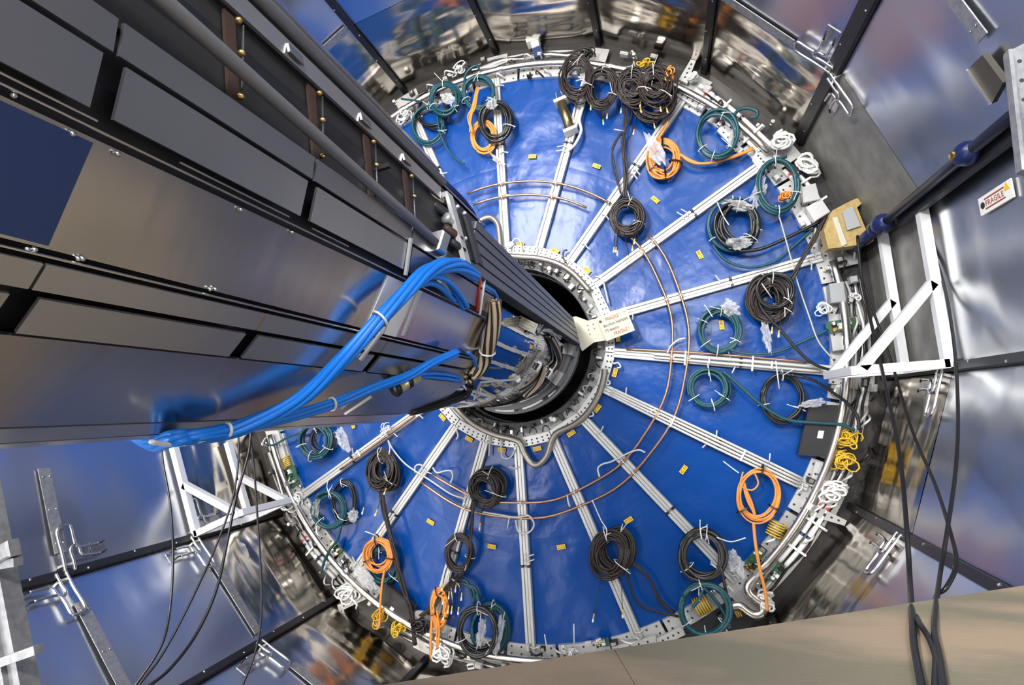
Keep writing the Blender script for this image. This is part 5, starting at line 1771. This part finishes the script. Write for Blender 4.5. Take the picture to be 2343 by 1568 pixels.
# left side
hang('leftmost thin black cable hanging from the box', [(368, 1000, -2.2), (373, 1060, -2.25), (390, 1160, -2.3), (396, 1280, -2.35), (388, 1400, -2.45), (368, 1480, -2.55), (310, 1568, -2.65), (270, 1620, -2.7)], 0.0055, connector=True)
hang('thin black cable sweeping from the frame down to lower left', [(545, 985, -1.9), (545, 1060, -1.95), (530, 1150, -2.05), (490, 1260, -2.2), (430, 1390, -2.4), (370, 1500, -2.55), (318, 1568, -2.65), (285, 1620, -2.7)], 0.0052)
hang('black cable sweeping in a wide curve to lower left', [(574, 985, -1.85), (568, 1040, -1.9), (540, 1140, -2.0), (520, 1240, -2.1), (495, 1350, -2.25), (450, 1450, -2.4), (390, 1530, -2.55), (335, 1575, -2.65), (300, 1610, -2.7)], 0.0072)
hang('thin black cable hanging straight down left of the rim', [(572, 990, -1.6), (582, 1080, -1.6), (590, 1200, -1.6), (598, 1330, -1.6), (596, 1430, -1.65), (582, 1500, -1.7), (555, 1570, -1.75), (540, 1620, -1.8)], 0.0062)

# galvanised scaffold post near the camera at lower left
pa, pb = at_y(-45, 1060, -3.0), at_y(62, 1620, -3.0)
pd = norm(pb - pa)
ps = norm(np.cross(pd, (0, 1, 0)))
t = thing('scaffold_post', 'galvanised scaffold post with cross clamps at the lower left corner', 'post', pb)
mb = MB(); mb.bar(pa, pb, 0.075, 0.06, (0, -1, 0)); mb.build('post', M['galv'], t)
mb = MB(); mb.bar(pa - ps * 0.028 + np.array([0, -0.035, 0]), pb - ps * 0.028 + np.array([0, -0.035, 0]), 0.03, 0.02, (0, -1, 0)); mb.build('flange', M['galv'], t)
for (y0, y1) in ((1275, 1300), (1510, 1500)):
    a, b = at_y(-60, y0 + 28, -3.05), at_y(42 + (y0 - 1275) * 0.2, y1 - 15, -3.05)
    mb = MB(); mb.bar(a, b, 0.03, 0.03, (0, -1, 0)); mb.build('cross_clamp', M['galv'], t)
a, b = at_y(-10, 1245, -3.06), at_y(30, 1285, -3.06)
mb = MB(); mb.bbox((a + b) / 2, ps * 0.05, pd * 0.03, np.array([0, -0.02, 0])); mb.build('coupler', M['galv'], t)

# galvanised plate and box at the upper right corner
q = [on_wall(x, y, 0.10) for x, y in ((2305, 120), (2343, 90))]
t = thing('galvanised_strut', 'perforated galvanised strut at the right edge', 'strut', at_y(2330, 200, -2.2))
mb = MB(); mb.prism([at_y(x, y, -2.2) for x, y in ((2306, 118), (2420, 60), (2440, 420), (2336, 390))][::-1], (0, 0.03, 0)); mb.build('plate', M['galv'], t)
mb = MB(); mb.bar(at_y(2306, 118, -2.22), at_y(2337, 392, -2.22), 0.012, 0.03, (0, -1, 0)); mb.build('edge_lip', M['galv'], t)
hl = MB()
for i in range(6):
    hl.lathe(at_y(2333 + 5 * i, 140 + 44 * i, -2.2), (0, -1, 0), [(0.008, 0), (0.007, 0.001)], 8)
o = hl.build('holes', M['darkgrey'], t)
ba = [on_wall(x, y, 0.02) for x, y in ((2228, 152), (2262, 118), (2310, 182), (2282, 232))]
t = thing('junction_box', 'dark bronze junction box on the wall strap at upper right', 'box', sum(ba) / 4)
inw = -norm(np.array([math.cos(math.radians(20)), 0, math.sin(math.radians(20))]))
mb = MB(); mb.prism(ba, inw * 0.025); mb.build('body', M['darkbronze'], t)
mb = MB(); mb.bar(ba[0] + inw * 0.03, ba[3] + inw * 0.03, 0.012, 0.012, inw); mb.build('edge_trim', M['steel'], t)
